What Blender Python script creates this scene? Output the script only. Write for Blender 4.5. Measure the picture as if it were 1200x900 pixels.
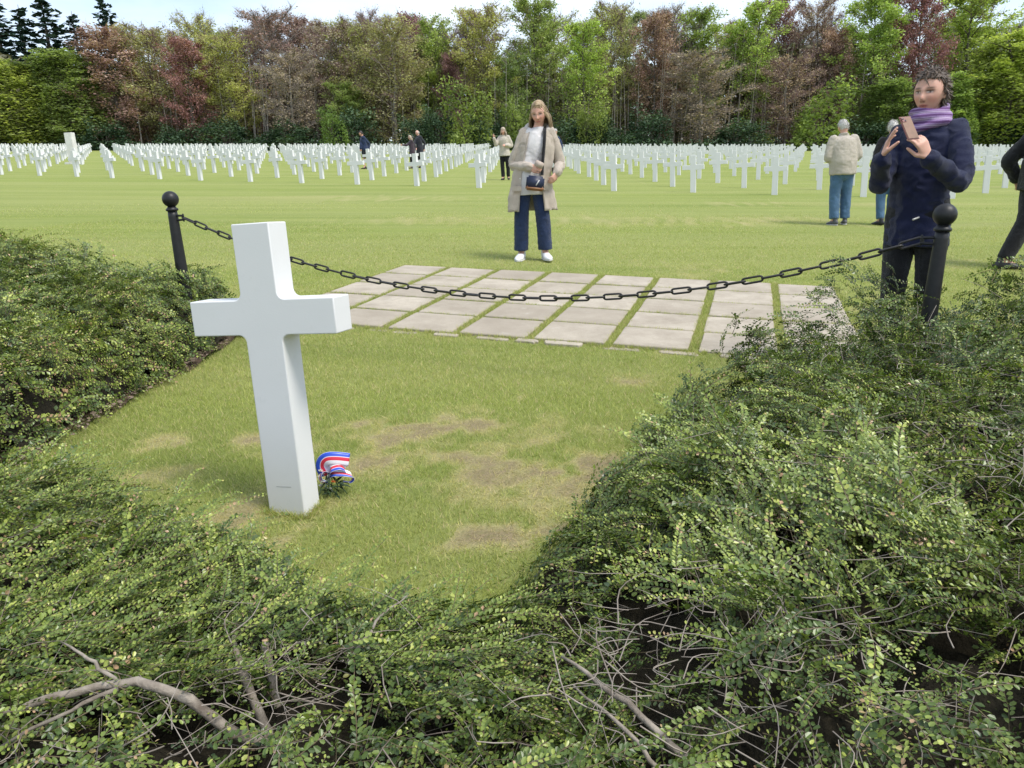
import bpy, math
import numpy as np
from mathutils import Matrix, Vector

for o in list(bpy.data.objects): bpy.data.objects.remove(o)
scene = bpy.context.scene
COL = scene.collection
RNG = np.random.default_rng(7)

# ------------------------------------------------------------------ frame
# The lawn slopes gently: coordinates are laid out on the lawn plane (x right,
# y away, z off the lawn) and turned into the world, where z is plumb.
LEAN = np.array([-0.045, 0.060, 1.0]); LEAN /= np.linalg.norm(LEAN)
def rot_to_z(u):
    v = np.cross(u, [0, 0, 1.0]); c = u[2]
    K = np.array([[0, -v[2], v[1]], [v[2], 0, -v[0]], [-v[1], v[0], 0]])
    return np.eye(3) + K + K @ K / (1 + c)
RG = rot_to_z(LEAN)
def W(x, y, z=0.0): return RG @ np.array([x, y, z], float)
def WA(P): return np.asarray(P, float) @ RG.T

# ------------------------------------------------------------------ camera
CAM_H, PITCH = 1.34, math.radians(17.78)
cam_d = bpy.data.cameras.new('camera'); cam = bpy.data.objects.new('camera', cam_d); COL.objects.link(cam)
cam_d.sensor_width = 36; cam_d.lens = 892 / 1200 * 36; cam_d.clip_end = 5000; cam_d.clip_start = 0.02
m_cam = Matrix.Translation((0, 0, CAM_H)) @ Matrix.Rotation(math.radians(90) - PITCH, 4, 'X')
cam.matrix_world = Matrix([list(r) for r in RG]).to_4x4() @ m_cam
scene.camera = cam

# ------------------------------------------------------------------ light
SUN = np.array([0.66, -0.40, 1.2]); SUN /= np.linalg.norm(SUN)
SUN_STRENGTH, SUN_ANGLE, SKY_STRENGTH, EXPOSURE = 1.5, 18, 0.10, 1.27
world = bpy.data.worlds.new('World'); scene.world = world; world.use_nodes = True
wn = world.node_tree.nodes; wl = world.node_tree.links; wn.clear()
w_out = wn.new('ShaderNodeOutputWorld'); w_bg = wn.new('ShaderNodeBackground')
sky = wn.new('ShaderNodeTexSky'); sky.sky_type = 'NISHITA'; sky.sun_disc = False
sky.sun_elevation = math.asin(SUN[2]); sky.sun_rotation = math.atan2(SUN[0], SUN[1])
sky.air_density = 1.0; sky.dust_density = 1.5; sky.ozone_density = 1.0
tcw = wn.new('ShaderNodeTexCoord'); mpw = wn.new('ShaderNodeMapping'); mpw.inputs['Scale'].default_value = (1, 1, 3.2)
nzw = wn.new('ShaderNodeTexNoise'); nzw.inputs['Scale'].default_value = 2.3; nzw.inputs['Detail'].default_value = 6; nzw.inputs['Roughness'].default_value = .55
rpw = wn.new('ShaderNodeMapRange'); rpw.inputs[1].default_value = .38; rpw.inputs[2].default_value = .66; rpw.inputs[3].default_value = .25; rpw.inputs[4].default_value = .9
mxw = wn.new('ShaderNodeMix'); mxw.data_type = 'RGBA'; mxw.inputs[7].default_value = (5.0, 5.5, 6.1, 1)
wl.new(tcw.outputs['Generated'], mpw.inputs[0]); wl.new(mpw.outputs[0], nzw.inputs['Vector']); wl.new(nzw.outputs['Fac'], rpw.inputs[0])
wl.new(rpw.outputs[0], mxw.inputs[0]); wl.new(sky.outputs[0], mxw.inputs[6]); wl.new(mxw.outputs[2], w_bg.inputs['Color'])
w_bg.inputs['Strength'].default_value = SKY_STRENGTH
wl.new(w_bg.outputs[0], w_out.inputs['Surface'])
sun_d = bpy.data.lights.new('sun', 'SUN'); sun_d.energy = SUN_STRENGTH; sun_d.angle = math.radians(SUN_ANGLE); sun_d.color = (1, .955, .88)
sun = bpy.data.objects.new('sun', sun_d); COL.objects.link(sun)
sun.rotation_euler = Vector(SUN).to_track_quat('Z', 'Y').to_euler(); sun.location = (20, 10, 40)
scene.view_settings.view_transform = 'Standard'; scene.view_settings.look = 'None'
scene.view_settings.exposure = EXPOSURE; scene.view_settings.gamma = 1
scene.render.resolution_x = 1024; scene.render.resolution_y = 768

# ------------------------------------------------------------------ helpers
def tag(o, label=None, cat=None, group=None, kind=None):
    if label: o['label'] = label
    if cat: o['category'] = cat
    if group: o['group'] = group
    if kind: o['kind'] = kind
    return o
def link(name, me, parent=None, loc=None):
    o = bpy.data.objects.new(name, me); COL.objects.link(o)
    if parent is not None: o.parent = parent
    if loc is not None: o.location = loc
    return o
def thing(name, label, cat, loc=(0, 0, 0), rz=0, group=None, kind=None):
    o = link(name, None); o.location = loc; o.rotation_euler = (0, 0, rz); o.empty_display_size = .1
    return tag(o, label, cat, group, kind)
class MB:
    """collects vertices and faces of one mesh"""
    def __init__(s): s.v = []; s.f = []; s.m = []; s.n = 0
    def add(s, v, f, mi=0):
        v = np.asarray(v, float).reshape(-1, 3); s.v.append(v)
        s.f += [tuple(int(i) + s.n for i in q) for q in f]; s.m += [mi] * len(f); s.n += len(v); return s
    def mesh(s, name, mats, smooth=True):
        me = bpy.data.meshes.new(name)
        V = np.concatenate(s.v) if s.v else np.zeros((0, 3))
        me.from_pydata(V.tolist(), [], s.f)
        for m in (mats if isinstance(mats, (list, tuple)) else [mats]): me.materials.append(m)
        if len(set(s.m)) > 1: me.polygons.foreach_set('material_index', s.m)
        me.polygons.foreach_set('use_smooth', [smooth] * len(s.f)); me.update(); return me
def poly_mesh(name, V, F, mats, mi=None, attrs=None, smooth=False):
    """fast mesh from numpy: V (n,3), F (k,c) with constant corner count"""
    V = np.ascontiguousarray(V, np.float32); F = np.ascontiguousarray(F, np.int32)
    me = bpy.data.meshes.new(name); k, c = F.shape
    me.vertices.add(len(V)); me.vertices.foreach_set('co', V.ravel())
    me.loops.add(k * c); me.loops.foreach_set('vertex_index', F.ravel())
    me.polygons.add(k); me.polygons.foreach_set('loop_start', np.arange(0, k * c, c, dtype=np.int32))
    try: me.polygons.foreach_set('loop_total', np.full(k, c, np.int32))
    except Exception: pass
    for m in (mats if isinstance(mats, (list, tuple)) else [mats]): me.materials.append(m)
    if mi is not None: me.polygons.foreach_set('material_index', np.asarray(mi, np.int32))
    me.polygons.foreach_set('use_smooth', np.full(k, smooth, bool))
    for an, av in (attrs or {}).items():
        a = me.attributes.new(an, 'FLOAT', 'POINT'); a.data.foreach_set('value', np.asarray(av, np.float32))
    me.update(calc_edges=True); return me
class Noise:
    def __init__(s, seed, n=26):
        r = np.random.default_rng(seed); d = r.normal(size=(n, 3)); d /= np.linalg.norm(d, axis=1)[:, None]
        s.d = d * r.uniform(.5, 1.6, n)[:, None]; s.p = r.uniform(0, 6.28, n); s.a = 1 / np.sqrt(n) * 1.4
    def __call__(s, P, freq=1.0):
        return np.sin(np.asarray(P) @ (s.d.T * freq * 3.0) + s.p).sum(1) * s.a
def catmull(P, k):
    P = np.asarray(P, float); n = len(P)
    if n < 3 or k < 2:
        t = np.linspace(0, n - 1, (n - 1) * max(k, 1) + 1); i = np.minimum(t.astype(int), n - 2); u = (t - i)[:, None]
        return P[i] * (1 - u) + P[i + 1] * u
    E = np.vstack([2 * P[0] - P[1], P, 2 * P[-1] - P[-2]]); out = []
    for i in range(n - 1):
        p0, p1, p2, p3 = E[i:i + 4]
        for u in np.arange(k) / k:
            out.append(.5 * (2 * p1 + (p2 - p0) * u + (2 * p0 - 5 * p1 + 4 * p2 - p3) * u * u + (3 * p1 - p0 - 3 * p2 + p3) * u ** 3))
    out.append(P[-1]); return np.array(out)
def tube(path, rad, n=12, k=1, side=None, caps=True):
    """lofted tube; rad = scalars or (a along 'side', b across)"""
    P = catmull(path, k)
    rad = np.asarray(rad, float)
    if rad.ndim == 1: rad = np.stack([rad, rad], 1)
    if len(rad) == 1: rad = np.repeat(rad, len(path), 0)
    Rd = np.maximum(catmull(rad, k), 1e-4)
    T = np.gradient(P, axis=0); T /= np.linalg.norm(T, axis=1)[:, None] + 1e-12
    if side is None:
        side = np.array([1.0, 0, 0]) if abs(T[0][0]) < .9 else np.array([0, 1.0, 0])
    V = []; s = np.asarray(side, float)
    th = np.arange(n) * 2 * math.pi / n
    for i in range(len(P)):
        s = s - T[i] * (s @ T[i]); s /= np.linalg.norm(s) + 1e-12; b = np.cross(T[i], s)
        V.append(P[i] + np.cos(th)[:, None] * s * Rd[i, 0] + np.sin(th)[:, None] * b * Rd[i, 1])
    V = np.concatenate(V); F = []
    for i in range(len(P) - 1):
        for j in range(n):
            a = i * n + j; b_ = i * n + (j + 1) % n; F.append((a, b_, b_ + n, a + n))
    if caps:
        c0, c1 = len(V), len(V) + 1; V = np.vstack([V, P[:1], P[-1:]]); L = (len(P) - 1) * n
        for j in range(n):
            F.append((c0, (j + 1) % n, j)); F.append((c1, L + j, L + (j + 1) % n))
    return V, F
def rtube(path, rad, n=14, k=3, side=None):
    """tube with rounded ends"""
    P = np.asarray(path, float); rad = np.asarray(rad, float)
    if rad.ndim == 1: rad = np.stack([rad, rad], 1)
    d0 = P[0] - P[1]; d0 /= np.linalg.norm(d0); d1 = P[-1] - P[-2]; d1 /= np.linalg.norm(d1)
    r0, r1 = rad[0].min(), rad[-1].min()
    V, F = tube(P, rad, n, k, side, caps=False); V = list(V)
    n_r = len(V) // n
    V = np.array(V).reshape(n_r, n, 3); R0 = V[0]; R1 = V[-1]
    pre = [P[0] + (R0 - P[0]) * math.cos(a) + d0 * r0 * math.sin(a) for a in (1.35, .9, .45)]
    post = [P[-1] + (R1 - P[-1]) * math.cos(a) + d1 * r1 * math.sin(a) for a in (.45, .9, 1.35)]
    A = np.concatenate([np.array(pre), V, np.array(post)]); m = len(A); A = A.reshape(-1, 3); F = []
    for i in range(m - 1):
        for j in range(n):
            a = i * n + j; b = i * n + (j + 1) % n; F.append((a, b, b + n, a + n))
    c0, c1 = len(A), len(A) + 1; A = np.vstack([A, [P[0] + d0 * r0], [P[-1] + d1 * r1]]); L = (m - 1) * n
    for j in range(n): F.append((c0, (j + 1) % n, j)); F.append((c1, L + j, L + (j + 1) % n))
    return A, F
def ellipsoid(c, r, nu=20, nv=14, R=None):
    V = []; F = []
    for i in range(nv + 1):
        a = math.pi * i / nv
        for j in range(nu):
            b = 2 * math.pi * j / nu; V.append((math.sin(a) * math.cos(b), math.sin(a) * math.sin(b), math.cos(a)))
    V = np.array(V) * np.asarray(r)
    if R is not None: V = V @ np.asarray(R).T
    V = V + np.asarray(c)
    for i in range(nv):
        for j in range(nu):
            a = i * nu + j; b = i * nu + (j + 1) % nu
            F.append((a, a + nu, b + nu, b))
    return V, F
def lathe(prof, n=24, c=(0, 0, 0)):
    V = []; F = []
    for r, z in prof:
        for j in range(n):
            a = 2 * math.pi * j / n; V.append((c[0] + r * math.cos(a), c[1] + r * math.sin(a), c[2] + z))
    for i in range(len(prof) - 1):
        for j in range(n):
            a = i * n + j; b = i * n + (j + 1) % n; F.append((a, b, b + n, a + n))
    V += [(c[0], c[1], c[2] + prof[0][1]), (c[0], c[1], c[2] + prof[-1][1])]; L = (len(prof) - 1) * n
    for j in range(n): F.append((len(V) - 2, (j + 1) % n, j)); F.append((len(V) - 1, L + j, L + (j + 1) % n))
    return np.array(V), F
import bmesh
def box(x0, x1, y0, y1, z0, z1, bev=.02):
    bm = bmesh.new(); bmesh.ops.create_cube(bm, size=1)
    for v in bm.verts: v.co = ((x0 + x1) / 2 + v.co.x * (x1 - x0), (y0 + y1) / 2 + v.co.y * (y1 - y0), (z0 + z1) / 2 + v.co.z * (z1 - z0))
    if bev: bmesh.ops.bevel(bm, geom=bm.edges[:], offset=bev, segments=2, affect='EDGES')
    V = np.array([v.co[:] for v in bm.verts]); bm.verts.index_update(); F = [tuple(v.index for v in f.verts) for f in bm.faces]; bm.free(); return V, F
def rz(a): c, s = math.cos(a), math.sin(a); return np.array([[c, -s, 0], [s, c, 0], [0, 0, 1.0]])
def rx(a): c, s = math.cos(a), math.sin(a); return np.array([[1.0, 0, 0], [0, c, -s], [0, s, c]])
def ry(a): c, s = math.cos(a), math.sin(a); return np.array([[c, 0, s], [0, 1.0, 0], [-s, 0, c]])
def unit(v): v = np.asarray(v, float); return v / (np.linalg.norm(v) + 1e-12)
def smooth(a, b, x): t = np.clip((x - a) / (b - a), 0, 1); return t * t * (3 - 2 * t)
def in_poly(P, poly):
    x, y = P[:, 0], P[:, 1]; ins = np.zeros(len(P), bool); n = len(poly); j = n - 1
    for i in range(n):
        xi, yi = poly[i]; xj, yj = poly[j]
        c = ((yi > y) != (yj > y)) & (x < (xj - xi) * (y - yi) / (yj - yi + 1e-12) + xi); ins ^= c; j = i
    return ins
def poly_dist(P, poly):
    d = np.full(len(P), 1e9); n = len(poly)
    for i in range(n):
        a = np.array(poly[i]); b = np.array(poly[(i + 1) % n]); ab = b - a
        t = np.clip(((P - a) @ ab) / (ab @ ab), 0, 1); d = np.minimum(d, np.linalg.norm(P - a - t[:, None] * ab, axis=1))
    return d

# ------------------------------------------------------------------ materials
def N(nt, t, **kw):
    n = nt.nodes.new(t)
    for k, v in kw.items():
        if hasattr(n, k): setattr(n, k, v)
        else: n.inputs[k.replace('_', ' ')].default_value = v
    return n
def new_mat(name):
    m = bpy.data.materials.new(name); m.use_nodes = True; nt = m.node_tree; b = nt.nodes['Principled BSDF']; return m, nt, b
def mix(nt, fac, a, b, mode='MIX'):
    n = nt.nodes.new('ShaderNodeMix'); n.data_type = 'RGBA'; n.blend_type = mode
    for i, x in ((0, fac), (6, a), (7, b)):
        if isinstance(x, bpy.types.NodeSocket): nt.links.new(x, n.inputs[i])
        else: n.inputs[i].default_value = x if i == 0 else (*x[:3], 1)
    return n.outputs[2]
def noise(nt, scale, detail=4, rough=.55, vec=None, stretch=None, coord='Object'):
    if vec is None: vec = N(nt, 'ShaderNodeTexCoord').outputs[coord]
    if stretch:
        mp = N(nt, 'ShaderNodeMapping'); mp.inputs['Scale'].default_value = stretch; nt.links.new(vec, mp.inputs[0]); vec = mp.outputs[0]
    n = N(nt, 'ShaderNodeTexNoise'); n.inputs['Scale'].default_value = scale; n.inputs['Detail'].default_value = detail; n.inputs['Roughness'].default_value = rough
    nt.links.new(vec, n.inputs['Vector']); return n.outputs['Fac']
def mrange(nt, v, a, b, c=0, d=1):
    n = N(nt, 'ShaderNodeMapRange'); nt.links.new(v, n.inputs[0])
    for i, x in enumerate((a, b, c, d)): n.inputs[i + 1].default_value = x
    return n.outputs[0]
def bump(nt, b, h, dist=.01, strength=.5):
    n = N(nt, 'ShaderNodeBump'); n.inputs['Distance'].default_value = dist; n.inputs['Strength'].default_value = strength
    nt.links.new(h, n.inputs['Height']); nt.links.new(n.outputs[0], b.inputs['Normal'])
def plain(name, col, col2=None, rough=.7, scale=20, bscale=None, bdist=.004, bstr=.5, spec=.4, metal=0, stretch=None, detail=4):
    m, nt, b = new_mat(name); b.inputs['Roughness'].default_value = rough; b.inputs['Metallic'].default_value = metal
    b.inputs['Specular IOR Level'].default_value = spec
    c2 = col2 or tuple(x * .8 for x in col)
    f = mrange(nt, noise(nt, scale, detail, stretch=stretch), .3, .7)
    nt.links.new(mix(nt, f, c2, col), b.inputs['Base Color'])
    if bscale: bump(nt, b, noise(nt, bscale, 5, stretch=stretch), bdist, bstr)
    return m
def attr(nt, name): n = N(nt, 'ShaderNodeAttribute'); n.attribute_name = name; return n.outputs['Fac']
def ramp(nt, fac, stops):
    r = N(nt, 'ShaderNodeValToRGB'); e = r.color_ramp.elements
    while len(e) < len(stops): e.new(.5)
    for x, (p, c) in zip(e, stops): x.position = p; x.color = (*c, 1)
    nt.links.new(fac, r.inputs[0]); return r.outputs[0]
def leaf_mat(name, stops, rough=.45, trans=.35, spec=.4, objcol=False):
    """leaf surface: colour by each leaf's own 'tint', part of the light passes through"""
    m, nt, b = new_mat(name); c = ramp(nt, attr(nt, 'tint'), stops)
    if objcol:
        oi = N(nt, 'ShaderNodeObjectInfo'); c = mix(nt, 1.0, c, oi.outputs['Color'], 'MULTIPLY')
    nt.links.new(c, b.inputs['Base Color']); b.inputs['Roughness'].default_value = rough; b.inputs['Specular IOR Level'].default_value = spec
    tr = N(nt, 'ShaderNodeBsdfTranslucent'); nt.links.new(mix(nt, 1.0, c, (1.0, 1.05, .55), 'MULTIPLY'), tr.inputs['Color'])
    ms = N(nt, 'ShaderNodeMixShader'); ms.inputs[0].default_value = trans
    nt.links.new(b.outputs[0], ms.inputs[1]); nt.links.new(tr.outputs[0], ms.inputs[2])
    nt.links.new(ms.outputs[0], nt.nodes['Material Output'].inputs['Surface']); return m

# ================================================================== GROUND
PV0 = np.array([-1.218, 8.482]); PTH = math.radians(-17.07); PL, PD = .562, .554
pl_ = np.array([math.cos(PTH), math.sin(PTH)]); pd_ = np.array([math.sin(PTH), -math.cos(PTH)])
pave_poly = [tuple(PV0), tuple(PV0 + pl_ * PL * 8), tuple(PV0 + pl_ * PL * 8 + pd_ * PD * 5), tuple(PV0 + pd_ * PD * 5)]
nzA, nzB, nzC = Noise(1), Noise(2), Noise(3)
DRY = [(-.40, 3.52, .46, .16, .70), (.02, 3.95, .12, .10, .7), (.05, 3.05, .45, .22, .42), (-.14, 2.44, .40, .07, 1.2), (-1.65, 3.35, .5, .16, .32), (.72, 4.25, .30, .12, .45),
       (.34, 2.98, .26, .10, .55), (-1.0, 2.42, .5, .12, .28), (-.25, 2.95, 1.0, .60, .34), (-1.5, 2.9, .9, .5, .2)]
def dryness(P):
    P3 = np.c_[P, np.zeros(len(P))]; d = np.zeros(len(P))
    for x, y, a, b, s in DRY: d += s * np.exp(-((P[:, 0] - x) / a) ** 2 - ((P[:, 1] - y) / b) ** 2)
    d = d * (.85 + .55 * nzA(P3, 3.5) + .50 * nzB(P3, 9) + .35 * nzC(P3, 20)) + .16 * nzB(P3, .9) * (P[:, 1] < 9) + .10 * nzC(P3, 6)
    far = .30 * np.clip(nzC(P3 * [.25, 1, 1], .55) - .35, 0, 1) * (P[:, 1] > 7) * (P[:, 1] < 24)
    return np.clip(d + far, 0, 1)
def lawn_colour(nt, dry, coarse):
    """green to straw to bare earth, with patchy and streaky variation"""
    geo = N(nt, 'ShaderNodeNewGeometry').outputs['Position']
    big = mrange(nt, noise(nt, .55, 5, .6, vec=geo, stretch=(.5, 1.5, 1)), .3, .7)
    fine = mrange(nt, noise(nt, 9, 5, .7, vec=geo), .25, .75)
    strp = mrange(nt, noise(nt, .9, 3, .5, vec=geo, stretch=(.05, 1.25, 1)), .35, .65)
    g = mix(nt, big, (.245, .298, .062), (.338, .380, .092)); g = mix(nt, mrange(nt, fine, 0, 1, 0, .42), g, (.345, .375, .130))
    st2 = mrange(nt, noise(nt, 2.2, 4, .6, vec=geo, stretch=(.07, 1.6, 1)), .35, .65)
    g = mix(nt, mrange(nt, st2, 0, 1, 0, .58), g, (.175, .235, .055)); g = mix(nt, mrange(nt, strp, 0, 1, 0, .60), g, (.385, .395, .150))
    s = mix(nt, mrange(nt, dry, .15, .62), g, (.50, .435, .215)); return mix(nt, mrange(nt, dry, .55, 1.0), s, (.36, .265, .175)), fine
m_ground, nt, b = new_mat('lawn_ground')
c, fine = lawn_colour(nt, attr(nt, 'dry'), True)
geo = N(nt, 'ShaderNodeNewGeometry').outputs['Position']
tiny = noise(nt, 55, 4, .7, vec=geo); c = mix(nt, mrange(nt, tiny, .3, .7, .12, .55), c, (.15, .19, .05))
nt.links.new(c, b.inputs['Base Color']); b.inputs['Roughness'].default_value = .95; b.inputs['Specular IOR Level'].default_value = .15
bump(nt, b, noise(nt, 70, 5, .7, vec=geo), .03, .8)
xs = np.unique(np.r_[-600, -300, -120, -40, -15, -8, np.arange(-4.4, 6.01, .05), 8, 15, 40, 120, 300, 600])
ys = np.unique(np.r_[-120, -40, -8, -2, 0, np.arange(1.5, 11.01, .05), np.arange(11.5, 26, .5), 35, 60, 120, 300, 700])
gx, gy = np.meshgrid(xs, ys); GP = np.c_[gx.ravel(), gy.ravel()]
und = .010 * nzB(np.c_[GP, np.zeros(len(GP))], .8) * (np.abs(GP[:, 0]) < 8) * (GP[:, 1] > 1) * (GP[:, 1] < 12)
und = und * (1 - smooth(.35, 0, poly_dist(GP, pave_poly)) * 1.0) * ~in_poly(GP, pave_poly)
nx_ = len(xs); idx = np.arange(len(GP)).reshape(len(ys), nx_)
F = np.stack([idx[:-1, :-1].ravel(), idx[:-1, 1:].ravel(), idx[1:, 1:].ravel(), idx[1:, :-1].ravel()], 1)
inn = in_poly(GP, pave_poly)
ground = link('ground', poly_mesh('ground', WA(np.c_[GP, und]), F, m_ground, attrs={'dry': np.where(inn, 0, dryness(GP))}, smooth=True))
tag(ground, kind='structure')
def gh(P): # lawn height where the near lawn undulates
    u = .010 * nzB(np.c_[P, np.zeros(len(P))], .8); return u * (1 - smooth(.35, 0, poly_dist(P, pave_poly))) * ~in_poly(P, pave_poly)

# soil under the hedges
HEDGE_L = [(-2.16, 2.95), (-1.98, 5.15), (-2.10, 5.62), (-3.2, 6.15), (-6.2, 7.1), (-7.5, 5.0), (-6.5, 2.75)]
HEDGE_N = [(-5.0, 2.85), (-2.3, 2.66), (-1.8, 2.50), (-1.22, 2.34), (-.95, 2.18), (-.70, 1.98), (-.40, 1.80), (-.12, 1.76), (.14, 2.22), (.42, 2.77), (.70, 3.25), (.94, 3.62),
           (1.34, 3.78), (1.90, 4.04), (2.6, 3.92), (4.2, 3.5), (6.0, 2.95), (6.0, .35), (-4.5, .35)]
m_soil = plain('soil', (.10, .072, .05), (.045, .032, .023), .95, 25, 60, .02, .9, .1)
for nm, poly, off in (('soil_bed', HEDGE_L, .03), ('soil_bed', HEDGE_N, .0)):
    c0 = np.mean(poly, 0); P = np.array(poly); d = P - c0; P = P + d / np.linalg.norm(d, axis=1)[:, None] * off
    P = catmull(np.vstack([P, P[:1]]), 6)[:-1]; P = P + .025 * np.stack([nzA(np.c_[P, 0 * P[:, :1]], 4), nzB(np.c_[P, 0 * P[:, :1]], 4)], 1)
    mb = MB(); V = np.vstack([np.c_[P, np.full(len(P), .016)], [[c0[0], c0[1], .016]]]) if nm else None
    # fan from a point inside would cross a concave outline, so triangulate with a grid instead
    st = .045; lo = P.min(0); hi = P.max(0); gx2, gy2 = np.meshgrid(np.arange(lo[0], hi[0], st), np.arange(lo[1], hi[1], st))
    Q = np.c_[gx2.ravel(), gy2.ravel()]; ok = in_poly(Q, [tuple(p) for p in P]).reshape(gx2.shape)
    ii = np.arange(len(Q)).reshape(gx2.shape); k4 = ok[:-1, :-1] & ok[:-1, 1:] & ok[1:, 1:] & ok[1:, :-1]
    Fq = np.stack([ii[:-1, :-1][k4], ii[:-1, 1:][k4], ii[1:, 1:][k4], ii[1:, :-1][k4]], 1)
    z = .018 + .012 * nzC(np.c_[Q, 0 * Q[:, :1]], 5)
    tag(link(nm, poly_mesh(nm, WA(np.c_[Q, np.maximum(z, .008) + gh(Q)]), Fq, m_soil, smooth=True)), kind='structure')

# ------------------------------------------------------------------ paving
m_slab, nt, b = new_mat('paving_slab')
oi = N(nt, 'ShaderNodeObjectInfo').outputs['Random']
geo = N(nt, 'ShaderNodeNewGeometry').outputs['Position']
c = mix(nt, oi, (.345, .300, .238), (.49, .435, .352)); c = mix(nt, mrange(nt, noise(nt, 3.4, 7, .7, vec=geo), .35, .65, 0, .85), c, (.285, .245, .19))
c = mix(nt, mrange(nt, noise(nt, 120, 3, .7, vec=geo), .45, .75, 0, .5), c, (.27, .235, .19))
c = mix(nt, mrange(nt, noise(nt, 7, 5, .6, vec=geo), .62, .78, 0, .55), c, (.46, .43, .37))
nt.links.new(c, b.inputs['Base Color']); b.inputs['Roughness'].default_value = .9; b.inputs['Specular IOR Level'].default_value = .2
bump(nt, b, noise(nt, 150, 4, .7, vec=geo), .004, .6)
def slab_mesh(name, lx, ly, h, r, seed, rough=0.002, n=5):
    """flat stone with rounded corners, chamfered upper edge and slightly uneven outline"""
    rg = np.random.default_rng(seed); out = []
    for cx, cy, a0 in ((1, 1, 0), (-1, 1, 90), (-1, -1, 180), (1, -1, 270)):
        for k in range(3):
            a = math.radians(a0 + 45 * k); out.append((cx * (lx / 2 - r) + r * math.cos(a), cy * (ly / 2 - r) + r * math.sin(a)))
    full = []
    for i in range(len(out)):
        a = np.array(out[i]); b_ = np.array(out[(i + 1) % len(out)]); m_ = n if np.linalg.norm(b_ - a) > .1 else 1
        full += [a + (b_ - a) * t / m_ for t in range(m_)]
    O = np.array(full) + rg.normal(0, rough, (len(full), 2)); k = len(O)
    ch = .006; c0 = O * (1 - ch * 2 / max(lx, ly)); V = np.vstack([np.c_[O, np.full(k, -.05)], np.c_[O, np.full(k, h - ch) + rg.normal(0, rough * .4, k)], np.c_[c0, np.full(k, h)], [[0, 0, h + .0005]]])
    mb = MB(); F = []
    for j in range(k):
        j2 = (j + 1) % k; F += [(j, j2, k + j2, k + j), (k + j, k + j2, 2 * k + j2, 2 * k + j), (2 * k + j, 2 * k + j2, 3 * k)]
    return mb.add(V, F).mesh(name, m_slab, False)
terrace = thing('paved_terrace', None, None, W(*(PV0 + pl_ * PL * 4 + pd_ * PD * 2.5)), kind='structure')
Minv = terrace.matrix_basis.inverted()
QG = Matrix([list(r) for r in RG]).to_4x4()
def set_on_lawn(o, x, y, z, ang, parent=None, tilt=(0, 0)):
    M = QG @ Matrix.Translation((x, y, z)) @ Matrix.Rotation(ang, 4, 'Z') @ Matrix.Rotation(tilt[0], 4, 'X') @ Matrix.Rotation(tilt[1], 4, 'Y')
    if parent is not None: o.parent = parent; M = Matrix.Translation(parent.location).inverted() @ M
    o.matrix_basis = M
slabs = [slab_mesh('slab', .498, .516, .02, .012, s, .0014) for s in range(5)]
for i in range(8):
    for j in range(5):
        p = PV0 + pl_ * PL * (i + .5) + pd_ * PD * (j + .5) + RNG.normal(0, .003, 2)
        o = link('slab', slabs[(i * 3 + j * 2) % 5]); set_on_lawn(o, p[0], p[1], RNG.normal(0, .0025), PTH + RNG.normal(0, .004) + (math.pi if (i + j) % 2 else 0), terrace, (RNG.normal(0, .004), RNG.normal(0, .004)))
t = .12; k = 0
while t < 8 * PL - .1:
    ln = RNG.uniform(.12, .30); p = PV0 + pl_ * (t + ln / 2) + pd_ * (PD * 5 + .035 + RNG.uniform(-.008, .012))
    o = link('edge_stone', slab_mesh('edge_stone', ln, RNG.uniform(.06, .085), .012, .018, 40 + k, .005, 3)); set_on_lawn(o, p[0], p[1], RNG.uniform(-.012, .004), PTH + RNG.normal(0, .03), terrace)
    t += ln + RNG.uniform(.02, .16); k += 1

# ------------------------------------------------------------------ grass blades
m_grass, nt, b = new_mat('grass_blade')
c, _ = lawn_colour(nt, attr(nt, 'dry'), False); c = mix(nt, 1.0, c, (1.68, 1.58, 1.36), 'MULTIPLY')
tn = attr(nt, 'tint'); c = mix(nt, mrange(nt, tn, .25, .85), mix(nt, .5, c, (.14, .22, .045)), mix(nt, .5, c, (.58, .60, .22))); c = mix(nt, mrange(nt, tn, .86, .90), c, (.66, .55, .30))
nt.links.new(c, b.inputs['Base Color']); b.inputs['Roughness'].default_value = .6; b.inputs['Specular IOR Level'].default_value = .25
tr = N(nt, 'ShaderNodeBsdfTranslucent'); nt.links.new(c, tr.inputs['Color']); ms = N(nt, 'ShaderNodeMixShader'); ms.inputs[0].default_value = .45
nt.links.new(b.outputs[0], ms.inputs[1]); nt.links.new(tr.outputs[0], ms.inputs[2]); nt.links.new(ms.outputs[0], nt.nodes['Material Output'].inputs['Surface'])
def blades(P, hmin, hmax, wid, rg, joint=False):
    n = len(P); a = rg.uniform(0, 6.283, n); h = rg.uniform(hmin, hmax, n); ln = rg.uniform(.2, 1.1, n) * h; la = rg.uniform(0, 6.283, n)
    d = np.zeros(n) if joint else dryness(P); h = h * (1 - .55 * np.clip(d, 0, 1)); ln = ln * (1 + .5 * d)
    z0 = gh(P) - .003; w = wid * rg.uniform(.6, 1.3, n)
    ox, oy = np.cos(a) * w / 2, np.sin(a) * w / 2
    V = np.stack([np.stack([P[:, 0] - ox, P[:, 1] - oy, z0], 1), np.stack([P[:, 0] + ox, P[:, 1] + oy, z0], 1),
                  np.stack([P[:, 0] + np.cos(la) * ln, P[:, 1] + np.sin(la) * ln, z0 + h], 1)], 1).reshape(-1, 3)
    return V, np.repeat(d, 3), np.repeat(rg.uniform(0, 1, n), 3)
GV, GD, GT = [], [], []
rg = np.random.default_rng(11)
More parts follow.
